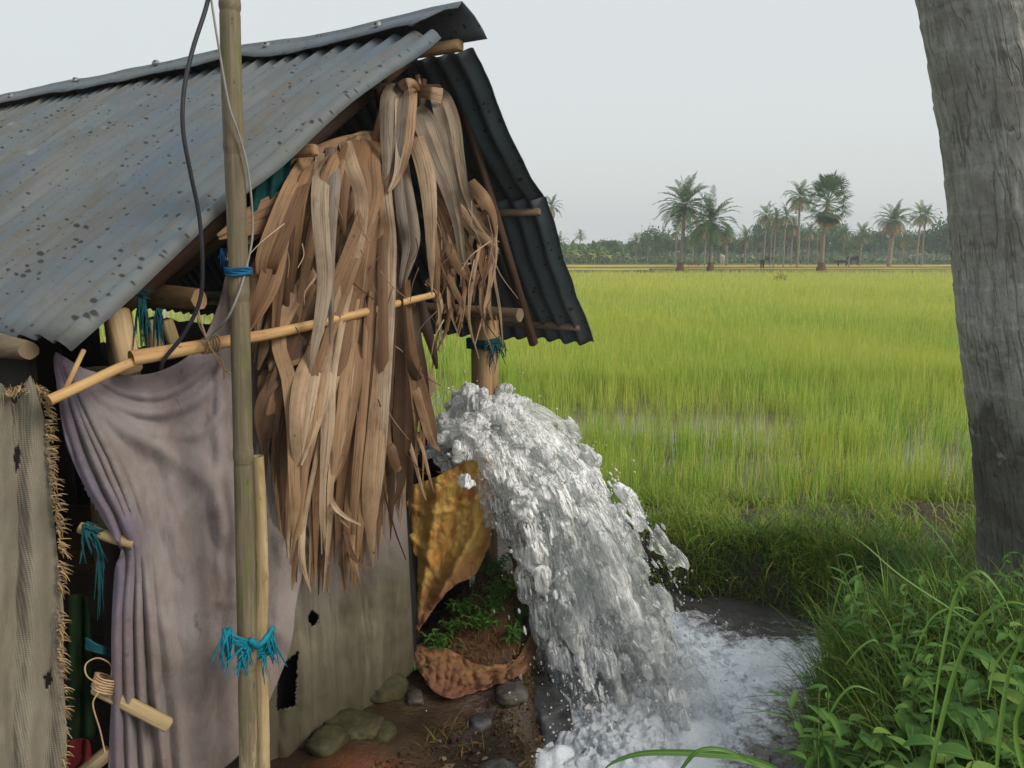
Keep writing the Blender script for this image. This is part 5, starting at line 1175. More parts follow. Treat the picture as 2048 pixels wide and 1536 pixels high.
def fan_crown():
    mb = MB()
    for k in range(46):
        f = (k + .5) / 46; az = k * 2.39996; el = math.radians(80 - 135 * f); dead = f > .80
        dd = np.array([math.cos(el) * math.cos(az), math.cos(el) * math.sin(az), math.sin(el)]); pe = NR.uniform(.75, 1.05) * (.62 if dead else 1)
        b = dd * .1 + np.array([0, 0, .1 - .5 * f]); e = b + dd * pe - np.array([0, 0, .15 * f]); mb.tube([b, (b + e) / 2 + np.array([0, 0, .05]), e], .018, 4, .62 if not dead else .95)
        nrm = np.cross(dd, [0, 0, 1]); nrm /= np.linalg.norm(nrm) + 1e-6; up2 = np.cross(nrm, dd)
        fan_up = up2 * .35 + dd * .9
        V = []; Fc = []; tint = (NR.uniform(.86, 1) if NR.random() < .6 else .05) if dead else NR.uniform(.1, .8); ns = 26; R = NR.uniform(.62, .8)
        for j in range(ns):
            a = (j / (ns - 1) - .5) * math.radians(250); da = math.radians(250) / ns * .5
            ax = math.cos(a) * dd + math.sin(a) * (nrm * .92 + up2 * .3 * (1 if not dead else 0)); ax = ax - np.array([0, 0, .25 if not dead else .7]) * abs(math.sin(a * .5)); ax /= np.linalg.norm(ax)
            ax2 = np.cross(ax, up2); ax2 /= np.linalg.norm(ax2) + 1e-6; bb = len(V); r_ = R * (1 - .25 * (abs(a) / 2.2) ** 2) * NR.uniform(.9, 1.06)
            fold = up2 * .03 * (1 if j % 2 else -1)
            V += [e, e + ax * r_ * .62 + ax2 * r_ * .055 + fold, e + ax * r_ - np.array([0, 0, .06]), e + ax * r_ * .62 - ax2 * r_ * .055 + fold]; Fc.append((bb, bb + 1, bb + 2, bb + 3))
        mb.add(V, Fc, None, tint)
    return mb
palm_proto('tall', 4.4, .13, date_crown(1, 60, 2.0, .05, .9), (.25, 0), base=.75)
palm_proto('bent', 3.5, .12, date_crown(2, 50, 2.0, .04, 1.2), (.2, .1), base=.75)
palm_proto('fan', 5.0, .15, fan_crown(), (.1, 0), 'fan_leaf', base=.7)
palm_proto('slim', 5.0, .13, date_crown(3, 40, 1.9, .22, 1.5), (.1, 0))
palm_proto('shaggy', 4.0, .30, date_crown(4, 74, 2.2, .42, 1.3), (.1, 0))
palm_proto('sparse', 3.8, .10, date_crown(5, 26, 1.5, .14, 1.1), (-.1, 0))
palm_proto('low', 1.8, .16, date_crown(6, 40, 2.1, .1, .8), (0, 0))
used = set(); VIS = []
def put_palm(key, bx, Y, crown_y, rpx, label, rz=0.0, group='palms beyond the paddy field'):
    root, h = protos[key]
    o = root if key not in used else copy_tree(root); used.add(key)
    a, b = ray(bx, crown_y); zc = CAMZ + b * Y; gz = float(ground_h(0, 60)); x = a * Y
    o.location = (x, Y, gz); o.rotation_euler = (0, 0, rz)
    sz = (zc - gz) / h; crw = {'tall': 1.75, 'bent': 1.75, 'fan': 1.55, 'slim': 1.6, 'shaggy': 1.9, 'sparse': 1.35, 'low': 1.9}[key]
    sr = (rpx * Y / F) / crw
    o.scale = (sr, sr, sz)
    o['label'] = label; o['group'] = group; o['category'] = 'palm tree'
    # keep the crown round although the trunk is stretched
    for ch in [q for q in COL.objects if q.parent == o]:
        if ch.name.startswith('crown'):
            ch.scale = (1, 1, sr / sz); ch.location = (0, 0, h * (1 - sr / sz))
PL = [
 ('tall', 1365, 56, 408, 57, 'tallest date palm at the field edge, just right of the shed roof', .4),
 ('bent', 1425, 56, 440, 58, 'shorter date palm with arching fronds beside the tallest date palm', 1.0),
 ('fan', 1652, 60, 400, 50, 'fan leaved toddy palm with a full round crown and dark trunk foot', 0),
 ('slim', 1603, 72, 392, 34, 'slender palm with drooping half dead fronds touching the toddy palm crown', 2.2),
 ('shaggy', 1786, 80, 440, 38, 'broad shaggy palm with a thick trunk and orange dead fronds', .3),
 ('sparse', 1842, 86, 428, 28, 'palm with a small crown nearest the big grey trunk', 1.1),
 ('sparse', 1851, 87, 432, 26, 'thin palm trunk doubled behind the palm nearest the big grey trunk', 2.6),
 ('sparse', 1533, 78, 428, 26, 'leftmost thin palm of the cluster left of the slender drooping palm', .5),
 ('sparse', 1552, 79, 434, 22, 'middle thin palm of the cluster left of the slender drooping palm', 2.0),
 ('sparse', 1572, 78, 430, 24, 'rightmost thin palm of the cluster left of the slender drooping palm', 3.2),
 ('slim', 1586, 84, 452, 24, 'short palm with pale trunk under the slender drooping palm', .9),
 ('low', 1724, 84, 468, 26, 'dark palm standing alone between the toddy palm and the shaggy palm', .2),
 ('sparse', 1104, 96, 412, 26, 'palm half hidden behind the lower edge of the right roof slope', .1),
 ('sparse', 1120, 98, 484, 22, 'low palm behind the roof edge under the half hidden palm', 1.3),
 ('sparse', 1160, 99, 470, 14, 'tiny lone palm above the banana plants at the left', 2.3),
 ('low', 1272, 92, 484, 22, 'dark bushy palm at the left end of the tree line', 1.0),
 ('low', 1296, 95, 486, 18, 'low bushy palm next to the dark palm at the left end', 2.0),
 ('sparse', 1353, 84, 462, 20, 'small palm peeking out left of the tallest palm trunk', 1.0),
 ('low', 1386, 90, 478, 22, 'low blue green palm between the two front date palms', .6),
 ('slim', 1412, 84, 458, 24, 'palm directly behind the trunk of the shorter date palm', .2),
 ('shaggy', 1455, 86, 470, 20, 'brownish palm right of the shorter date palm', 2.0),
 ('low', 1492, 90, 474, 26, 'wide low palm in the tree line left of the thin cluster', 1.7),
 ('low', 1514, 86, 482, 20, 'dark low palm in front of the thin palm cluster', 2.9),
 ('slim', 1620, 90, 462, 20, 'low palm between the slender palm and the toddy palm trunk', 1.2),
 ('low', 1690, 95, 466, 20, 'low palm right of the toddy palm trunk', 2.4),
 ('low', 1808, 90, 478, 20, 'low palm at the foot of the palm with the small crown', .8),
 ('low', 1700, 78, 500, 18, 'dwarf palm with no trunk on the bund right of the toddy palm', 1.6),
 ('sparse', 1545, 84, 446, 18, 'thin bare palm behind the middle of the cluster', 4.1),
 ('sparse', 1562, 85, 450, 16, 'thin low crowned palm behind the right of the cluster', 5.0),
 ('sparse', 1636, 92, 468, 16, 'thin palm in shade left of the toddy palm trunk', 3.3)]
for a_ in PL: put_palm(*a_)
def crown_mb(w, h, n, seed, lf=.5):
    mb = MB(); R2 = np.random.default_rng(seed); nc = 26
    C = R2.normal(size=(nc, 3)); C /= np.linalg.norm(C, axis=1)[:, None]; C *= R2.uniform(.45, 1, nc)[:, None] ** .6; C[:, 2] = np.abs(C[:, 2]) * 1.1 - .15
    C = C * np.array([w, w, h])
    V = np.zeros((n, 4, 3)); tn = np.zeros(n)
    for i in range(n):
        k = R2.integers(nc); p = C[k] + R2.normal(size=3) * np.array([w, w, h]) * .16; nn = R2.normal(size=3) + np.array([0, 0, .6]); nn /= np.linalg.norm(nn)
        a = np.cross(nn, R2.normal(size=3)); a /= np.linalg.norm(a); b = np.cross(nn, a); l = lf * R2.uniform(.5, 1.1)
        V[i] = [p - a * l * .5, p + b * l * .28, p + a * l * .5 - np.array([0, 0, l * .15]), p - b * l * .28]; tn[i] = np.clip(.3 + .12 * (k % 5) + R2.normal(0, .18), 0, 1)
    mb.add(V.reshape(-1, 3), [(4 * i, 4 * i + 1, 4 * i + 2, 4 * i + 3) for i in range(n)], None, np.repeat(tn, 4)); return mb
tp = []
for i, (w_, h_, n_) in enumerate([(3.0, 2.2, 2600), (2.4, 2.8, 2300), (3.8, 2.0, 3000), (2.0, 2.0, 1700)]):
    r_ = empty('bushy_tree', (0, 0, 0), 'x', 'tree'); b = MB(); hh = 1.6
    b.tube([(0, 0, -.2), (.05, 0, .7), (0, .05, 1.7), (.1, 0, 2.6)], [.22, .17, .15, .06], 8)
    for q in range(5): az = q * 1.26; b.tube([(0, 0, 1.2), (math.cos(az) * .6, math.sin(az) * .6, 1.9), (math.cos(az) * 1.3, math.sin(az) * 1.3, 2.5)], [.08, .05, .02], 6)
    b.build('trunk', 'palm_trunk', r_); cm = crown_mb(w_, h_, n_, 40 + i)
    for v in cm.v: v += np.array([0, 0, 2.2])
    cm.build('crown', 'tree_leaf', r_); tp.append([r_, (w_, h_ + 2.2), False])
TR_ = [(0, 1215, 112, 484, 30, 'round pale green tree far behind the banana plants'), (1, 1310, 106, 470, 30, 'leftmost dense dark tree of the far tree line'), (2, 1345, 108, 468, 36, 'dark tree behind the trunk of the tallest date palm'),
 (0, 1400, 110, 470, 30, 'dark tree behind the gap between the two front date palms'), (3, 1440, 108, 474, 28, 'small dark tree right of the shorter date palm'), (2, 1485, 112, 470, 34, 'wide dark tree left of the thin palm cluster'),
 (1, 1535, 110, 455, 30, 'tall dark tree behind the thin palm cluster'), (0, 1575, 112, 450, 30, 'dark tree behind the right of the thin palm cluster'), (2, 1622, 110, 456, 34, 'dark tree behind the slender drooping palm'),
 (1, 1668, 112, 462, 26, 'dark tree behind the trunk of the toddy palm'), (2, 1712, 108, 460, 40, 'wide tree right of the toddy palm with a level top'), (0, 1752, 110, 468, 30, 'dark tree left of the shaggy palm'),
 (2, 1820, 112, 470, 32, 'dark tree between the shaggy palm and the small crowned palm'), (1, 1880, 100, 444, 34, 'bushy tree touching the edge of the big grey trunk'), (0, 1915, 98, 452, 30, 'bushy tree half hidden behind the big grey trunk'),
 (3, 1265, 112, 490, 24, 'low round bush left of the far tree line'), (3, 1178, 112, 496, 22, 'low hedge like tree behind the banana plants')]
for k, (i, px, Y, ty, rpx, lab) in enumerate(TR_):
    r_, (w_, h_), us = tp[i]; o = copy_tree(r_) if us else r_; tp[i][2] = True
    a, b = ray(px, ty); zt = CAMZ + b * Y; o.location = (a * Y, Y, -.05); s_ = rpx * Y / F / (w_ * 1.0); o.scale = (s_, s_, zt * (1.12 + .16 * math.sin(k * 2.3)) / (h_ * .98)); o.rotation_euler = (0, 0, k * 1.7); o['label'] = lab; o['group'] = 'bushy trees of the far tree line'
# banana plants
bp = empty('banana_plant', (0, 0, 0), 'x', 'banana plant'); b = MB(); b.tube([(0, 0, -.05), (.02, 0, .6), (0, 0, 1.2)], [.13, .11, .07], 8); b.build('stem', 'stem_green', bp)
b = MB()
for k in range(9):
    az = k * 2.4; el = math.radians(75 - 6 * k); d = np.array([math.cos(el) * math.cos(az), math.cos(el) * math.sin(az), math.sin(el)]); p = np.array([0, 0, 1.1]); rows = []
    sd = np.array([-math.sin(az), math.cos(az), 0])
    for i in range(9):
        f = i / 8; wd = .24 * math.sin(math.pi * min(1, .1 + .88 * f)) ** .6; rows.append([p - sd * wd - np.array([0, 0, wd * .3]), p, p + sd * wd - np.array([0, 0, wd * .3])]); d = d - np.array([0, 0, .11 + .02 * k * .5]); d /= np.linalg.norm(d); p = p + d * .19
    b.grid(rows, None, min(1, .15 + .1 * k))
b.build('crown', 'banana_leaf', bp)
bl = ['banana plant at the edge of the roof, leftmost of its row', 'banana plant second from the roof edge in its row', 'banana plant under the tiny lone palm', 'banana plant right of the tiny lone palm', 'banana plant in the middle of the row left of the tree line', 'banana plant near the right end of its row', 'banana plant in front of the round pale tree', 'rightmost banana plant beside the dark bushy palm', 'banana plant beside the half hidden low palm', 'banana plant just left of the round pale tree']
for k, (px, sc_) in enumerate(zip([1128, 1142, 1158, 1172, 1188, 1204, 1220, 1246, 1118, 1196], [1.15, 1.25, 1.05, 1.1, 1.2, 1.0, .95, .85, 1.2, .9])):
    o = bp if k == 0 else copy_tree(bp); Y = 92 + (k % 3) * 2.5; o.location = (ray(px, 510)[0] * Y, Y, -.05); o.scale = (sc_,) * 3; o.rotation_euler = (0, 0, k * 1.1); o['label'] = bl[k]; o['group'] = 'banana plants left of the tree line'
# low scrub under the tree line: a mass nobody could count
mb = MB(); n = 16000; x = NR.uniform(-60, 95, n); y = NR.uniform(96, 104, n); hh = (.9 + .7 * fbm(x * .12, 3.3, 1, 3)) * np.clip(.55 + .5 * np.abs(fbm(x * .5, 2, 1, 2)), .3, 1.3)
z = NR.random(n) * np.maximum(.3, hh) - .05; V = np.zeros((n, 4, 3)); C = np.stack([x, y, z], -1); a = NR.normal(size=(n, 3)); a /= np.linalg.norm(a, axis=1)[:, None]; b_ = np.cross(a, NR.normal(size=(n, 3))); b_ /= np.linalg.norm(b_, axis=1)[:, None]; l = NR.uniform(.25, .6, n)[:, None]
V[:, 0] = C - a * l * .5; V[:, 1] = C + b_ * l * .3; V[:, 2] = C + a * l * .5; V[:, 3] = C - b_ * l * .3
st = np.arange(n) * 4; o = mkobj('undergrowth', V.reshape(-1, 3), None, 'tree_leaf', None, None, {'tint': np.repeat(NR.uniform(.2, 1, n), 4)}, True, (0, 100, 0), (np.arange(4 * n), st, np.full(n, 4))); tag(o, kind='stuff')
# distant wood that closes the horizon on both sides
mb = MB(); n = 26000; x = NR.uniform(-260, 300, n); y = NR.uniform(150, 175, n); top_ = 3.2 + 1.6 * fbm(x * .05, 1.3, 1, 4); z = NR.random(n) ** .8 * np.maximum(1.2, top_); C = np.stack([x, y, z], -1); V = np.zeros((n, 4, 3))
a = NR.normal(size=(n, 3)); a /= np.linalg.norm(a, axis=1)[:, None]; b_ = np.cross(a, NR.normal(size=(n, 3))); b_ /= np.linalg.norm(b_, axis=1)[:, None]; l = NR.uniform(.7, 1.6, n)[:, None]
V[:, 0] = C - a * l * .5; V[:, 1] = C + b_ * l * .35; V[:, 2] = C + a * l * .5; V[:, 3] = C - b_ * l * .35
st = np.arange(n) * 4; o = mkobj('distant_wood', V.reshape(-1, 3), None, 'tree_leaf', None, None, {'tint': np.repeat(NR.uniform(.1, .9, n), 4)}, True, (0, 160, 0), (np.arange(4 * n), st, np.full(n, 4))); tag(o, kind='stuff')
# grazing cattle, a few pixels each
def cow(name, mat, px, py, L_, rz, label, lying=False):
    c = atz(px, py, 0.0) if False else None
    a, b = ray(px, py); Y = min(88, (0.0 - CAMZ) / b) if b < -.001 else 85; x = a * Y; h = L_ * .42; mb = MB(); g0 = 0 if not lying else -h * .75
    mb.tube(cr([(-.55, 0, .86), (-.4, 0, 1.0), (0, 0, .98), (.35, 0, 1.02), (.55, 0, 1.1)], 14), np.interp(np.linspace(0, 1, 14), [0, .15, .5, .8, 1], [.12, .27, .30, .26, .15]), 12)
    mb.tube(cr([(.5, 0, 1.08), (.75, 0, 1.1), (.85, 0, .95), (1.02, 0, .72)], 10), np.interp(np.linspace(0, 1, 10), [0, .4, .7, 1], [.17, .13, .14, .07]), 10)
    for lx, ly in [(-.42, .15), (-.42, -.15), (.4, .15), (.4, -.15)]: mb.tube(cr([(lx, ly, .85), (lx + (.06 if lx > 0 else -.1), ly, .45), (lx, ly, 0)], 8), np.linspace(.13, .045, 8), 7)
    mb.tube([(-.62, 0, .95), (-.72, 0, .6), (-.70, 0, .4)], [.03, .02, .03], 5)
    for s_ in (-1, 1): mb.tube([(.82, .1 * s_, 1.1), (.84, .24 * s_, 1.12)], [.05, .02], 5)
    o = mb.build(name, mat, None, origin=(0, 0, 0)); s_ = L_ / 1.7; o.scale = (s_, s_, s_ * (.55 if lying else 1)); o.location = (x, Y, 0.0); o.rotation_euler = (0, 0, rz); tag(o, label, 'cow', 'cattle grazing beyond the paddy')
cow('cow', 'cow_white', 1445, 525, 1.5, 1.2, 'white cow standing near the field edge right of the two front date palms')
cow('cow', 'cow_dark', 1524, 537, 1.1, 1.3, 'small black calf seen end on, left of the slender drooping palm')
cow('cow', 'cow_dark', 1534, 528, 1.3, .1, 'black cow behind the small black calf below the thin palm cluster')
cow('cow', 'cow_dark', 1684, 532, 1.5, 2.9, 'dark cow lying right of the toddy palm foot', True)
cow('cow', 'cow_dark', 1708, 526, 1.4, 2.4, 'dark cow standing farther right of the toddy palm foot')
def heap(px, py, r, h, label, mat='straw'):
    a, b = ray(px, py); Y = (-.02 - CAMZ) / b; mb = MB(); R2 = np.random.default_rng(int(px))
    for k in range(260):
        az = R2.uniform(0, 6.283); f = R2.random(); p = np.array([math.cos(az) * r * f ** .6, math.sin(az) * r * f ** .6, h * (1 - f) * R2.random()]); d = R2.normal(size=3) * .5 + np.array([0, 0, .15]); d *= r * .4; q = p + d; sd = np.cross(d, [.2, .4, 1]); sd = sd / np.linalg.norm(sd) * r * .035
        mb.add([p - sd, p + sd, q], [(0, 1, 2)], None, R2.random())
    o = mb.build('straw_heap', mat, None, origin=(0, 0, 0)); o.location = (a * Y, Y, .15); tag(o, label, 'heap')
heap(1560, 568, .34, .5, 'brown clump of dry stalks standing in the rice below the thin palm cluster'); heap(1388, 533, .75, .4, 'low heap of plants between the two front date palms at the field edge')
# ------------------------------------------------------------------ the near palm trunk
tr = empty('near_palm_tree', np.array([1.98 * .985, 2.75, 0]) * 0 + np.r_[at(2110, 1180, 2.85)[:2], 0.0], 'large grey palm trunk with cracked bark at the right edge of the field', 'tree')
def leftedge(py): return np.interp(py, [-300, 0, 90, 200, 330, 480, 640, 760, 900, 1050, 1130, 1200], [1770, 1838, 1852, 1873, 1892, 1904, 1916, 1932, 1947, 1958, 1960, 1950])
zs = np.linspace(-.25, 3.2, 330); nA = 150; rings = []; uv = []
Yt = 2.85
for z in zs:
    b = (z - CAMZ) / Yt; # pixel row of this height at the trunk's distance
    ang = math.atan(b) + PITCH; v = math.tan(ang); py = 768 - F * v
    el = ray(leftedge(py), py)[0] * Yt
    r = .212 + .035 * math.exp(-max(0, z) / .12) + .012 * z * 0
    cx = el + r * 1.12
    th = np.arange(nA) / nA * 2 * math.pi
    u = th / (2 * math.pi)
    # ring scars every 14 cm, tilted; vertical cracks
    sc_ = (z + .03 * np.sin(th + 1) + .02 * pn(np.cos(th) * 1.5, np.sin(th) * 1.5, z * 2)) / .135
    fr_ = sc_ - np.floor(sc_); ringd = .0035 * fr_ ** 3 - .0025 * np.exp(-((fr_ - .02) / .04) ** 2)
    tilt = th + .22 * z
    crack = pn(np.cos(tilt) * 9.5, np.sin(tilt) * 9.5, z * 2.2); crack = -.003 * np.exp(-(crack / .06) ** 2)
    bump_ = .005 * fbm(np.cos(tilt) * 2.5, np.sin(tilt) * 2.5, z * 3 + 5, 4) + .003 * fbm(np.cos(tilt) * 9, np.sin(tilt) * 9, z * 7, 3)
    R = r + ringd + crack + bump_
    rings.append(np.stack([cx + R * np.cos(th), Yt + .15 * (z - 1.5) * 0 + R * np.sin(th), np.full(nA, z)], -1)); uv += [(t * .22 + .0 * z, z) for t in tilt]
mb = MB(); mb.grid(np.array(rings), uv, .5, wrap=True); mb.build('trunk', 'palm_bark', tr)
# ------------------------------------------------------------------ leafy plants on the right bank
def leaf_shape(mb, p, d, L_, W_, tint, cup=.25, droop=.6, n=8):
    d = np.array(d, float); d /= np.linalg.norm(d); up = np.array([0, 0, 1.0]); s = np.cross(d, up); s /= np.linalg.norm(s) + 1e-6; rows = []; uv = []; q = np.array(p, float)
    for i in range(n + 1):
        f = i / n; w = W_ * (math.sin(math.pi * min(1, f ** .75)) ** .85) * (1 - .25 * f) + .0006; nn = np.cross(s, d)
        rows.append([q - s * w * .5 + nn * w * cup, q - s * w * .25 + nn * w * cup * .35, q, q + s * w * .25 + nn * w * cup * .35, q + s * w * .5 + nn * w * cup]); uv += [(0, f), (.25, f), (.5, f), (.75, f), (1, f)]
        d = d - up * droop / n; d /= np.linalg.norm(d); q = q + d * L_ / n
    mb.grid(rows, uv, tint)
def weed_proto(seed, h, nl, ll, lw, lean=.2, name='leafy_weed'):
    R2 = random.Random(seed); root = empty(name, (0, 0, 0), 'x', 'weed'); st = MB(); lf = MB()
    for sidx in range(R2.choice([3, 4, 5])):
        az = R2.uniform(0, 6.283); ln = R2.uniform(.05, lean) * h; hh = h * R2.uniform(.6, 1.05); pts = cr([(0.02 * math.cos(az), .02 * math.sin(az), -.03), (ln * .4 * math.cos(az), ln * .4 * math.sin(az), hh * .5), (ln * math.cos(az), ln * math.sin(az), hh)], 12)
        st.tube(pts, np.linspace(.0035, .0015, 12), 6)
        for k in range(nl):
            f = .25 + .75 * k / (nl - 1); p = pts[min(11, int(f * 11))]; a2 = k * 2.4 + R2.uniform(-.4, .4); el = R2.uniform(.1, .7); sz = (1.15 - .55 * f) * R2.uniform(.75, 1.15)
            leaf_shape(lf, p, (math.cos(a2) * math.cos(el), math.sin(a2) * math.cos(el), math.sin(el)), ll * sz, lw * sz, min(1, max(0, R2.gauss(.38 + .25 * f, .15))), R2.uniform(.1, .3), R2.uniform(.4, 1.1))
    st.build('stem', 'stem_green', root); lf.build('leaves', 'broad_leaf', root); return root
WP = [weed_proto(1, .32, 8, .125, .078), weed_proto(2, .38, 11, .10, .040, .35), weed_proto(3, .26, 8, .14, .092), weed_proto(4, .42, 12, .10, .026, .3)]
usedw = [False] * 4
def dup(o):
    c = o.copy(); COL.objects.link(c)
    for ch in [q for q in COL.objects if q.parent == o]: d = ch.copy(); COL.objects.link(d); d.parent = c
    return c
spots = [q for q in [(1900, 1500, 2), (2010, 1480, 0), (1820, 1540, 2), (1950, 1400, 0), (2040, 1380, 2), (1860, 1420, 1), (1990, 1320, 1), (1760, 1490, 0), (1930, 1310, 3), (2040, 1290, 3), (1840, 1350, 1), (1700, 1540, 3), (1780, 1400, 3), (2030, 1560, 2), (1900, 1600, 0), (1980, 1620, 2), (1740, 1600, 1), (2060, 1460, 0), (1880, 1260, 3), (1980, 1240, 1), (1800, 1300, 3), (2090, 1540, 2), (1660, 1500, 1), (2020, 1210, 3), (1700, 1440, 1), (1960, 1560, 0), (1840, 1480, 2), (1920, 1440, 2), (1870, 1560, 0), (1790, 1460, 2), (2000, 1540, 2), (1940, 1500, 2), (2020, 1420, 2), (1760, 1560, 2), (1900, 1380, 0), (1660, 1440, 3), (1640, 1530, 3), (1720, 1360, 3), (1700, 1300, 1), (1760, 1260, 3)] if not (q[0] < 1760 and q[1] < 1420)]
for k, (px, py, i) in enumerate(spots):
    p = atz(px, py + 90, .06); gz = float(ground_h(p[0], p[1])); o = dup(WP[i]) if usedw[i] else WP[i]; usedw[i] = True
    o.location = (p[0], p[1], max(gz, -.1) - .01); o.rotation_euler = (rnd.uniform(-.15, .15), rnd.uniform(-.15, .15), rnd.uniform(0, 6.28)); s_ = rnd.uniform(.8, 1.15); o.scale = (s_, s_, s_)
    o['label'] = ['broad oval leaved weed in the tangle on the right bank below the trunk', 'weed with slim pointed leaves in the tangle on the right bank', 'low weed with the widest leaves in the bottom right tangle', 'tall weed with narrow willow like leaves in the right bank tangle'][i]; o['group'] = ['broad oval leaved weeds on the right bank', 'slim pointed leaved weeds on the right bank', 'widest leaved weeds in the bottom right corner', 'narrow willow leaved weeds on the right bank'][i]
# long arching grass blades, each a plant of its own
def longblade(pts, wid, tint, label, group='long arching grass blades'):
    C = cr(np.array(pts, float), 30); T = np.gradient(C, axis=0); rows = []; uv = []
    for i in range(30):
        t = T[i] / np.linalg.norm(T[i]); s = np.cross(t, [0.15, -.9, .4]); s /= np.linalg.norm(s); nn = np.cross(s, t); f = i / 29; w = .78 * wid * min(1, .45 + f * 2) * (1 - f ** 3.2)
        rows.append([C[i] - s * w * .5 + nn * w * .22, C[i], C[i] + s * w * .5 + nn * w * .22]); uv += [(0, f), (.5, f), (1, f)]
    mb = MB(); mb.grid(rows, uv, tint); tag(mb.build('long_grass_blade', 'long_blade'), label, 'grass blade', group)
def lb(pl_, wid, tint, label): longblade([at(x, y, Y) for x, y, Y in pl_], wid, tint, label)
lb([(1850, 1600, 1.55), (1868, 1500, 1.55), (1905, 1350, 1.55), (1950, 1250, 1.52), (2010, 1205, 1.5), (2070, 1215, 1.48)], .017, .75, 'widest long grass blade arching right towards the trunk foot')
lb([(1860, 1480, 1.7), (1880, 1330, 1.7), (1910, 1190, 1.7), (1955, 1142, 1.68), (2000, 1185, 1.66), (2035, 1260, 1.64)], .012, .9, 'long grass blade bent over sharply in front of the trunk foot')
lb([(1990, 1560, 1.4), (2000, 1440, 1.4), (2020, 1330, 1.38), (2060, 1250, 1.36)], .018, .6, 'upright wide grass blade at the right edge beside the weeds')
lb([(1975, 1400, 1.6), (1990, 1330, 1.6), (2030, 1280, 1.58), (2070, 1240, 1.55)], .010, 1.0, 'pale narrow grass blade at the right edge leaning right')
lb([(2050, 1560, 1.3), (2030, 1480, 1.3), (2035, 1420, 1.28), (2075, 1350, 1.26)], .016, .8, 'grass blade cut off by the right edge of the view near the bottom')
lb([(1950, 1250, 2.0), (1890, 1210, 2.0), (1800, 1150, 2.02), (1730, 1090, 2.05), (1690, 1062, 2.08)], .007, .5, 'thin straight grass stem leaning far left across the bank')
lb([(1930, 1150, 2.6), (1880, 1075, 2.6), (1830, 1020, 2.6), (1790, 995, 2.6)], .008, .4, 'thin straight stem leaning left in front of the paddy beside the trunk')
lb([(1662, 1250, 2.5), (1672, 1200, 2.5), (1690, 1150, 2.5), (1722, 1130, 2.48)], .011, .6, 'curved grass blade at the right corner of the foaming pool')
lb([(1690, 1330, 2.2), (1720, 1295, 2.2), (1750, 1280, 2.2), (1765, 1310, 2.2)], .010, .7, 'short hooked grass blade beside the right edge of the pool')
lb([(1640, 1470, 1.9), (1675, 1400, 1.9), (1710, 1372, 1.9), (1760, 1390, 1.9)], .011, .5, 'drooping grass blade over the lower right edge of the pool')
lb([(1820, 1330, 2.0), (1860, 1240, 2.0), (1910, 1215, 2.0), (1960, 1230, 2.0)], .008, .7, 'thin pale grass blade arching behind the widest long blade')
lb([(1620, 1640, 1.5), (1580, 1560, 1.5), (1500, 1520, 1.5), (1420, 1508, 1.5), (1300, 1505, 1.5), (1235, 1520, 1.5), (1200, 1545, 1.5)], .022, .2, 'long dark grass blade lying low over the foam at the bottom edge')
lb([(1340, 1580, 1.35), (1368, 1530, 1.35), (1400, 1500, 1.35), (1450, 1500, 1.36), (1500, 1525, 1.38), (1560, 1560, 1.4)], .012, .3, 'hooked grass blade over the foam at the bottom edge')
lb([(1580, 1440, 1.9), (1560, 1430, 1.9), (1520, 1420, 1.9), (1475, 1415, 1.9)], .006, .15, 'thin dark grass blade pointing left over the foam')
# little green plant on the mound and on the dark board
def smallplant(px, py, Y, h, n, label, group=None, seed=0):
    R2 = random.Random(seed); c = ground_hit(px, py) if Y else at(px, py, 2.62); root = empty('small_weed', c, label, 'weed', group); st = MB(); lf = MB()
    for k in range(n):
        az = R2.uniform(0, 6.283); e = np.array([math.cos(az) * h * R2.uniform(.2, .9), math.sin(az) * h * R2.uniform(.2, .6), h * R2.uniform(.3, 1)]); pts = cr([c, c + e * .5 + np.array([0, 0, h * .1]), c + e], 7); st.tube(pts, np.linspace(.002, .001, 7), 5)
        for j in range(5): a2 = R2.uniform(0, 6.283); leaf_shape(lf, pts[2 + j % 5], (math.cos(a2), math.sin(a2), R2.uniform(0, .6)), R2.uniform(.018, .034), R2.uniform(.009, .015), R2.uniform(.2, .8), .2, .6, 4)
    st.build('stem', 'stem_green', root); lf.build('leaves', 'broad_leaf', root)
smallplant(1040, 1180, 0, .09, 12, 'small leafy weed growing on the dark board beside the falling water', seed=2)
smallplant(960, 1262, 2.60, .10, 22, 'bushy little weed growing on the mud mound between the two sacks', seed=3)
smallplant(1025, 1285, 2.58, .08, 16, 'little weed at the right of the mud mound above the torn sack tip', seed=4)
smallplant(905, 1268, 2.58, .07, 14, 'little weed at the left of the mud mound under the yellow sack', seed=5)
smallplant(985, 1225, 2.66, .08, 14, 'little weed on top of the mud mound', seed=6)
smallplant(850, 1345, 2.4, .06, 8, 'tiny weed at the foot of the dark wall corner', seed=7)
pts = scatter(3800, -.38, .14, 2.45, 2.95, lambda x, y: (((x + .06) / .20) ** 2 + ((y - 2.70) / .2) ** 2) < 1.1)
grassfield('dead_grass', 'dead_grass', pts, .055, .004, .8, 1.4, 3)

for k, (px, py) in enumerate([(1000, 1200), (930, 1230), (1040, 1240), (880, 1300), (985, 1150), (1030, 1130)]):
    smallplant(px, py, 1, .085, 20, ['tangled weed on the dark top of the mud mound behind the sack', 'tangled weed left of the dark top of the mud mound', 'tangled weed right of the mud mound beside the water', 'low weed on the mound just above the torn sack', 'dark weed in the gap under the right edge of the yellow sack', 'dark weed under the falling water beside the board'][k], None, 20 + k)
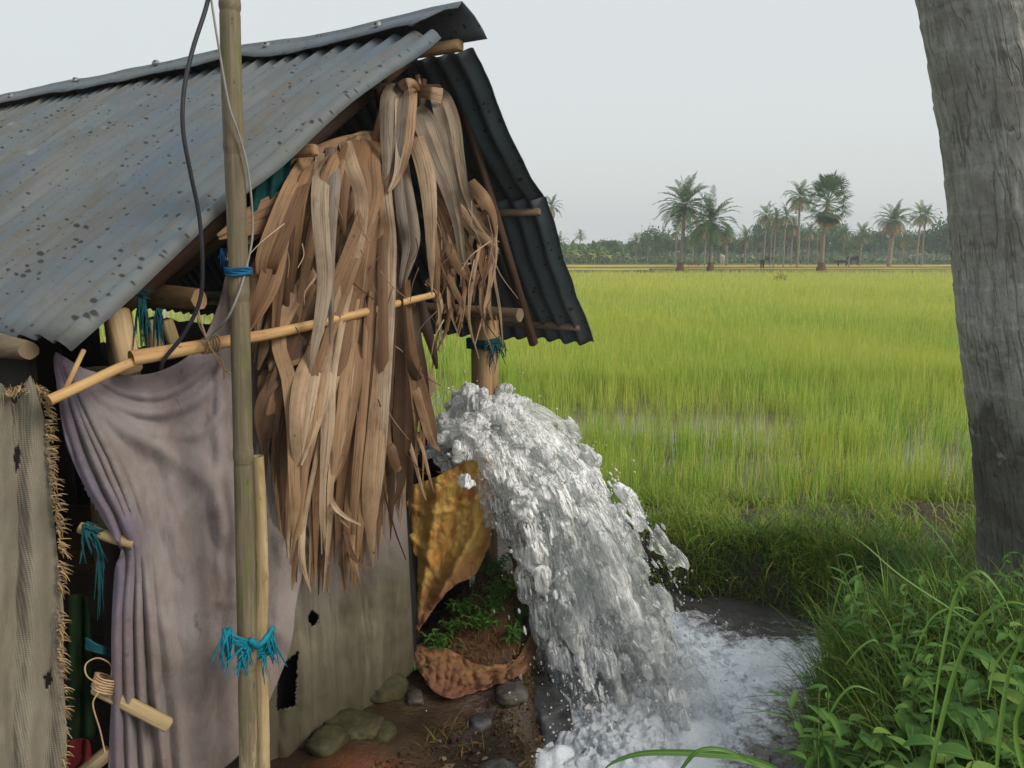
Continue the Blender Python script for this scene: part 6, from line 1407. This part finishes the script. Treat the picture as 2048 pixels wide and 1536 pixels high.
# ------------------------------------------------------------------ channel water and the jet
rng = np.random.default_rng(21)
gx_, gy_ = np.linspace(-.25, 1.85, 260), np.linspace(.9, 3.8, 340); X, Y = np.meshgrid(gx_, gy_, indexing='ij')
dimp = polydist(X, Y, [(.38, 2.38), (.54, 2.75), (.64, 3.0)])[0]
foam = np.clip(1.10 - dimp / .60, 0, 1) + .27 * (Y < 3.40) + .38 * np.exp(-(((X - 1.3) / .35) ** 2 + ((Y - 3.02) / .2) ** 2)) - .20 * sst(3.30, 3.6, Y)
foam -= .35 * np.exp(-(((X - 1.0) / .2) ** 2 + ((Y - 3.2) / .16) ** 2))
foam -= .35 * np.exp(-(((X - .88) / .14) ** 2 + ((Y - 2.3) / .16) ** 2))
k = np.exp(-(dimp / .45) ** 2)
Z = PW + .013 * fbm(X * 5, Y * 6, 1.1, 3) * (1 + 1.5 * k) + .0035 * fbm(X * 14, Y * 20, 4.1, 2) + .035 * k * np.maximum(-.3, fbm(X * 9, Y * 9, 5.5, 4)) + .05 * k
Z += .03 * np.exp(-(((X - 1.3) / .25) ** 2 + ((Y - 3.12) / .06) ** 2))
mb = MB(); mb.grid(np.stack([X, Y, Z], -1))
tag(mkobj('channel_water', np.concatenate(mb.v), mb.f, 'pool_water', None, None, {'foam': np.clip(foam, 0, 1.2).ravel()}, origin=(0, 2, PW)), kind='structure')
def icos(sub):
    import bmesh
    bm = bmesh.new(); bmesh.ops.create_icosphere(bm, subdivisions=sub, radius=1); V = np.array([v.co[:] for v in bm.verts]); Fc = np.array([[v.index for v in f.verts] for f in bm.faces]); bm.free(); return V, Fc
def blobs(C, R, T=None, el=None, sub=2):
    V0, F0 = icos(sub); n = len(C); Vs = np.broadcast_to(V0, (n,) + V0.shape).copy() * R[:, None, None]
    if T is not None:
        T = T / (np.linalg.norm(T, axis=1)[:, None] + 1e-9); comp = np.einsum('nvk,nk->nv', Vs, T); Vs += (comp * (el - 1)[:, None])[..., None] * T[:, None, :]
    Vs += C[:, None, :]; Fs = F0[None] + (np.arange(n) * len(V0))[:, None, None]
    return Vs.reshape(-1, 3), Fs.reshape(-1, 3)
def remeshed(name, V, Fc, voxel, mat, smooth=2, parent=None, foamf=None, disp=None, origin=None):
    me = bpy.data.meshes.new('tmp'); me.vertices.add(len(V)); me.vertices.foreach_set('co', V.astype(np.float32).ravel())
    me.loops.add(Fc.size); me.loops.foreach_set('vertex_index', Fc.astype(np.int32).ravel()); me.polygons.add(len(Fc)); me.polygons.foreach_set('loop_start', np.arange(0, Fc.size, 3).astype(np.int32)); me.update(calc_edges=True)
    ob = bpy.data.objects.new('tmp', me); COL.objects.link(ob); md = ob.modifiers.new('r', 'REMESH'); md.mode = 'VOXEL'; md.voxel_size = voxel
    if smooth: sm = ob.modifiers.new('s', 'SMOOTH'); sm.iterations = smooth; sm.factor = .5
    dg = bpy.context.evaluated_depsgraph_get(); ev = ob.evaluated_get(dg); m2 = bpy.data.meshes.new_from_object(ev)
    nv = len(m2.vertices); P = np.empty(nv * 3, np.float32); m2.vertices.foreach_get('co', P); P = P.reshape(-1, 3).astype(float)
    nl = len(m2.loops); li = np.empty(nl, np.int32); m2.loops.foreach_get('vertex_index', li); ls = np.empty(len(m2.polygons), np.int32); m2.polygons.foreach_get('loop_start', ls); lt = np.empty(len(m2.polygons), np.int32); m2.polygons.foreach_get('loop_total', lt)
    bpy.data.objects.remove(ob); bpy.data.meshes.remove(me); bpy.data.meshes.remove(m2)
    if disp is not None: P = disp(P)
    at_ = foamf(P) if foamf else None
    return mkobj(name, P, None, mat, parent, None, at_, True, origin, (li, ls, lt))
GR = 9.8
def emit(n, tmin, tmax, vx, vy, vz, C0=(-.19, 2.76, .80), sp=(.05, .07, .07)):
    t = rng.uniform(tmin, tmax, n); c = np.array(C0) + rng.normal(size=(n, 3)) * np.array(sp)
    v = np.stack([rng.uniform(*vx, n), rng.uniform(*vy, n), rng.uniform(*vz, n)], -1)
    P = c + v * t[:, None]; P[:, 2] -= .5 * GR * t ** 2; V_ = v.copy(); V_[:, 2] -= GR * t
    return P, V_, t
C0 = np.array([-.19, 2.76, .79])
def streams(nst, per, tl, vx, vy, vzf, r, el, sp=(.04, .075, .06), wob=.010, run=(.08, .2)):
    Ps, Vs, Rs, Es = [], [], [], []
    for s in range(nst):
        c = C0 + rng.normal(size=3) * np.array(sp); v = np.array([rng.uniform(*vx), rng.uniform(*vy), 0.]); v[2] = vzf(v[0])
        t0 = rng.uniform(0, tl * .9); t = t0 + np.sort(rng.random(per)) * rng.uniform(*run); P = c + v * t[:, None] + rng.normal(size=(per, 3)) * wob * (.5 + t[:, None] * 3); P[:, 2] -= .5 * GR * t ** 2
        W_ = np.repeat(v[None], per, 0); W_[:, 2] -= GR * t; W_ += rng.normal(size=W_.shape) * .22
        Ps.append(P); Vs.append(W_); Rs.append(rng.uniform(*r, per)); Es.append(rng.uniform(*el, per))
    return tuple(map(np.concatenate, (Ps, Vs, Rs, Es)))
def flowattr(P):
    x, y, z = (P - C0).T; x = np.maximum(x, .02); q = .12 - z
    t = np.clip((.4 + np.sqrt(.16 + 19.6 * np.maximum(q, 0))) / 9.8, .04, .7)
    return x / (t + .12), y / (t + .12), t
JET = empty('water_jet', (.3, 2.7, PW), 'thick gush of pumped water arcing from the shed down into the channel', 'water jet')
lowv = lambda vx: .42 - .06 * (vx - .8) + rng.normal(0, .22)
sets = [streams(210, 11, .44, (.80, 1.75), (-.34, .26), lowv, (.016, .032), (1.8, 3.2), wob=.012, run=(.1, .24)),
        streams(110, 11, .24, (.6, 1.9), (-.38, .35), lambda v: rng.uniform(-.3, .7), (.018, .036), (1.4, 2.4)),
        streams(150, 9, .17, (.1, 1.35), (-.45, .35), lambda v: rng.uniform(.5, 1.45), (.014, .028), (1.1, 1.8), wob=.016, run=(.04, .10)),
        streams(80, 8, .11, (-.7, .25), (-.4, .3), lambda v: rng.uniform(.2, 1.1), (.012, .024), (1.1, 1.6), wob=.016, run=(.03, .08)),
        streams(16, 22, .10, (1.62, 1.86), (-.25, .12), lambda v: rng.uniform(.3, .5), (.018, .030), (1.6, 2.6), run=(.22, .32)),
        streams(150, 10, .46, (.74, 1.95), (-.55, .2), lowv, (.005, .012), (2.5, 5.0), wob=.014)]
Ps, Vs, Rs, Es = map(np.concatenate, zip(*sets))
m = Ps[:, 2] > PW - .05; Ps, Vs, Rs, Es = Ps[m], Vs[m], Rs[m], Es[m]
V, Fc = blobs(Ps, Rs, Vs, Es, 1)
def ripple(P):
    sa, sb, t = flowattr(P); o = np.zeros_like(P)
    for sc_, am in ((13, .010), (34, .0040)):
        a = fbm(sa * sc_, sb * sc_, t * sc_ * 1.3, 3); b = fbm(sa * sc_ + 40, sb * sc_, t * sc_ * 1.3, 3); c = fbm(sa * sc_, sb * sc_ + 40, t * sc_ * 1.3, 3); o += np.stack([a, b, c * .7], -1) * am
    return P + o * np.clip(.5 + t / .35, .5, 1.4)[:, None]
def jet_attrs(P):
    sa, sb, t = flowattr(P); f = np.clip(1.12 - .5 * sst(.15, .45, t) + .65 * fbm(P[:, 0] * 6, P[:, 1] * 6, P[:, 2] * 4, 3) - .6 * np.exp(-(((P[:, 0] - .60) / .15) ** 2 + ((P[:, 2] - .22) / .18) ** 2)), .15, 1.3)
    return {'foam': f, 'sa': sa, 'sb': sb, 'st': t}
remeshed('jet_body', V, Fc, .0062, 'jet_water', 14, JET, jet_attrs, ripple)
# loose drops around the jet
def dropset(n, tl, vx, vy, vz, sp=(.05, .08, .07)):
    t = rng.uniform(.02, tl, n); v = np.stack([rng.uniform(*vx, n), rng.uniform(*vy, n), rng.uniform(*vz, n)], -1); P = C0 + rng.normal(size=(n, 3)) * np.array(sp) + v * t[:, None]; P[:, 2] -= .5 * GR * t ** 2; v[:, 2] -= GR * t; return P, v
ds = [dropset(3600, .50, (.8, 2.15), (-.6, .4), (-.1, .7)), dropset(500, .16, (-.6, 1.3), (-.5, .3), (.6, 1.5)), dropset(900, .5, (.6, 1.2), (-.7, .1), (.1, .7))]
Pd, Vd = map(np.concatenate, zip(*ds)); m = Pd[:, 2] > PW; Pd, Vd = Pd[m], Vd[m]
V, Fc = blobs(Pd, np.abs(rng.normal(.0012, .0016, len(Pd))) + .0012, Vd, rng.uniform(1.0, 3.5, len(Pd)), 1)
o = mkobj('spray_drops', V, None, 'jet_water', JET, None, jet_attrs(V), True, None, (Fc.ravel(), np.arange(0, Fc.size, 3), np.full(len(Fc), 3))); o['kind'] = 'stuff'
# boiling foam where the jet lands
n = 4600; tt = rng.random(n); cx = .34 + .32 * tt + rng.normal(0, .12, n); cy = 2.30 + .66 * tt + rng.normal(0, .14, n); dd = polydist(cx, cy, [(.38, 2.38), (.54, 2.75), (.64, 3.0)])[0]
cz = PW + .02 + (rng.random(n) ** 1.6 * .085 + .03 * fbm(cx * 9, cy * 9, 3.0, 3)) * np.exp(-(dd / .17) ** 2); Cb = np.stack([cx, cy, cz], -1); V, Fc = blobs(Cb, rng.uniform(.006, .020, n) * rng.uniform(.7, 1.2, n), rng.normal(size=(n, 3)) * np.array([1, 1, .3]), rng.uniform(1, 2.2, n), 1)
remeshed('splash_foam', V, Fc, .0052, 'foam', 4, JET, None, lambda P: P + np.stack([fbm(P[:, 0] * 38, P[:, 1] * 38, P[:, 2] * 38, 4), fbm(P[:, 0] * 38, P[:, 1] * 38, P[:, 2] * 38 + 9, 4), fbm(P[:, 0] * 38 + 5, P[:, 1] * 38, P[:, 2] * 38, 5, .65)], -1) * .007)
n = 3200; a = rng.uniform(0, 6.283, n); rr = np.abs(rng.normal(0, .27, n)); Cd = np.stack([.45 + rr * np.cos(a), 2.65 + rr * np.sin(a), PW + .02 + rng.exponential(.09, n)], -1); V, Fc = blobs(Cd, np.abs(rng.normal(.0014, .0012, n)) + .0012, None, None, 1)
o = mkobj('splash_drops', V, None, 'foam', JET, None, None, True, None, (Fc.ravel(), np.arange(0, Fc.size, 3), np.full(len(Fc), 3))); o['kind'] = 'stuff'
V0, F0 = icos(3)
mo_ = mkobj('spray_mist', V0, F0.tolist(), 'mist', None, origin=(0, 0, 0)); mo_.location = (.47, 2.66, PW + .10); mo_.scale = (.36, .42, .24); mo_.rotation_euler = (0, 0, .9); tag(mo_, kind='stuff')
# ------------------------------------------------------------------ damp air
mb = MB(); x0, x1, y0, y1, z0, z1 = -300, 330, -20, 230, -1.5, 12
mb.add([(x0, y0, z0), (x1, y0, z0), (x1, y1, z0), (x0, y1, z0), (x0, y0, z1), (x1, y0, z1), (x1, y1, z1), (x0, y1, z1)], [(0, 3, 2, 1), (4, 5, 6, 7), (0, 1, 5, 4), (1, 2, 6, 5), (2, 3, 7, 6), (3, 0, 4, 7)])
hz = mb.build('haze', 'haze', smooth=False, origin=(0, 0, 0)); tag(hz, kind='stuff')
SC.cycles.use_denoising = True
SC.cycles.max_bounces = 10; SC.cycles.transmission_bounces = 8; SC.cycles.transparent_max_bounces = 8; SC.cycles.volume_bounces = 0
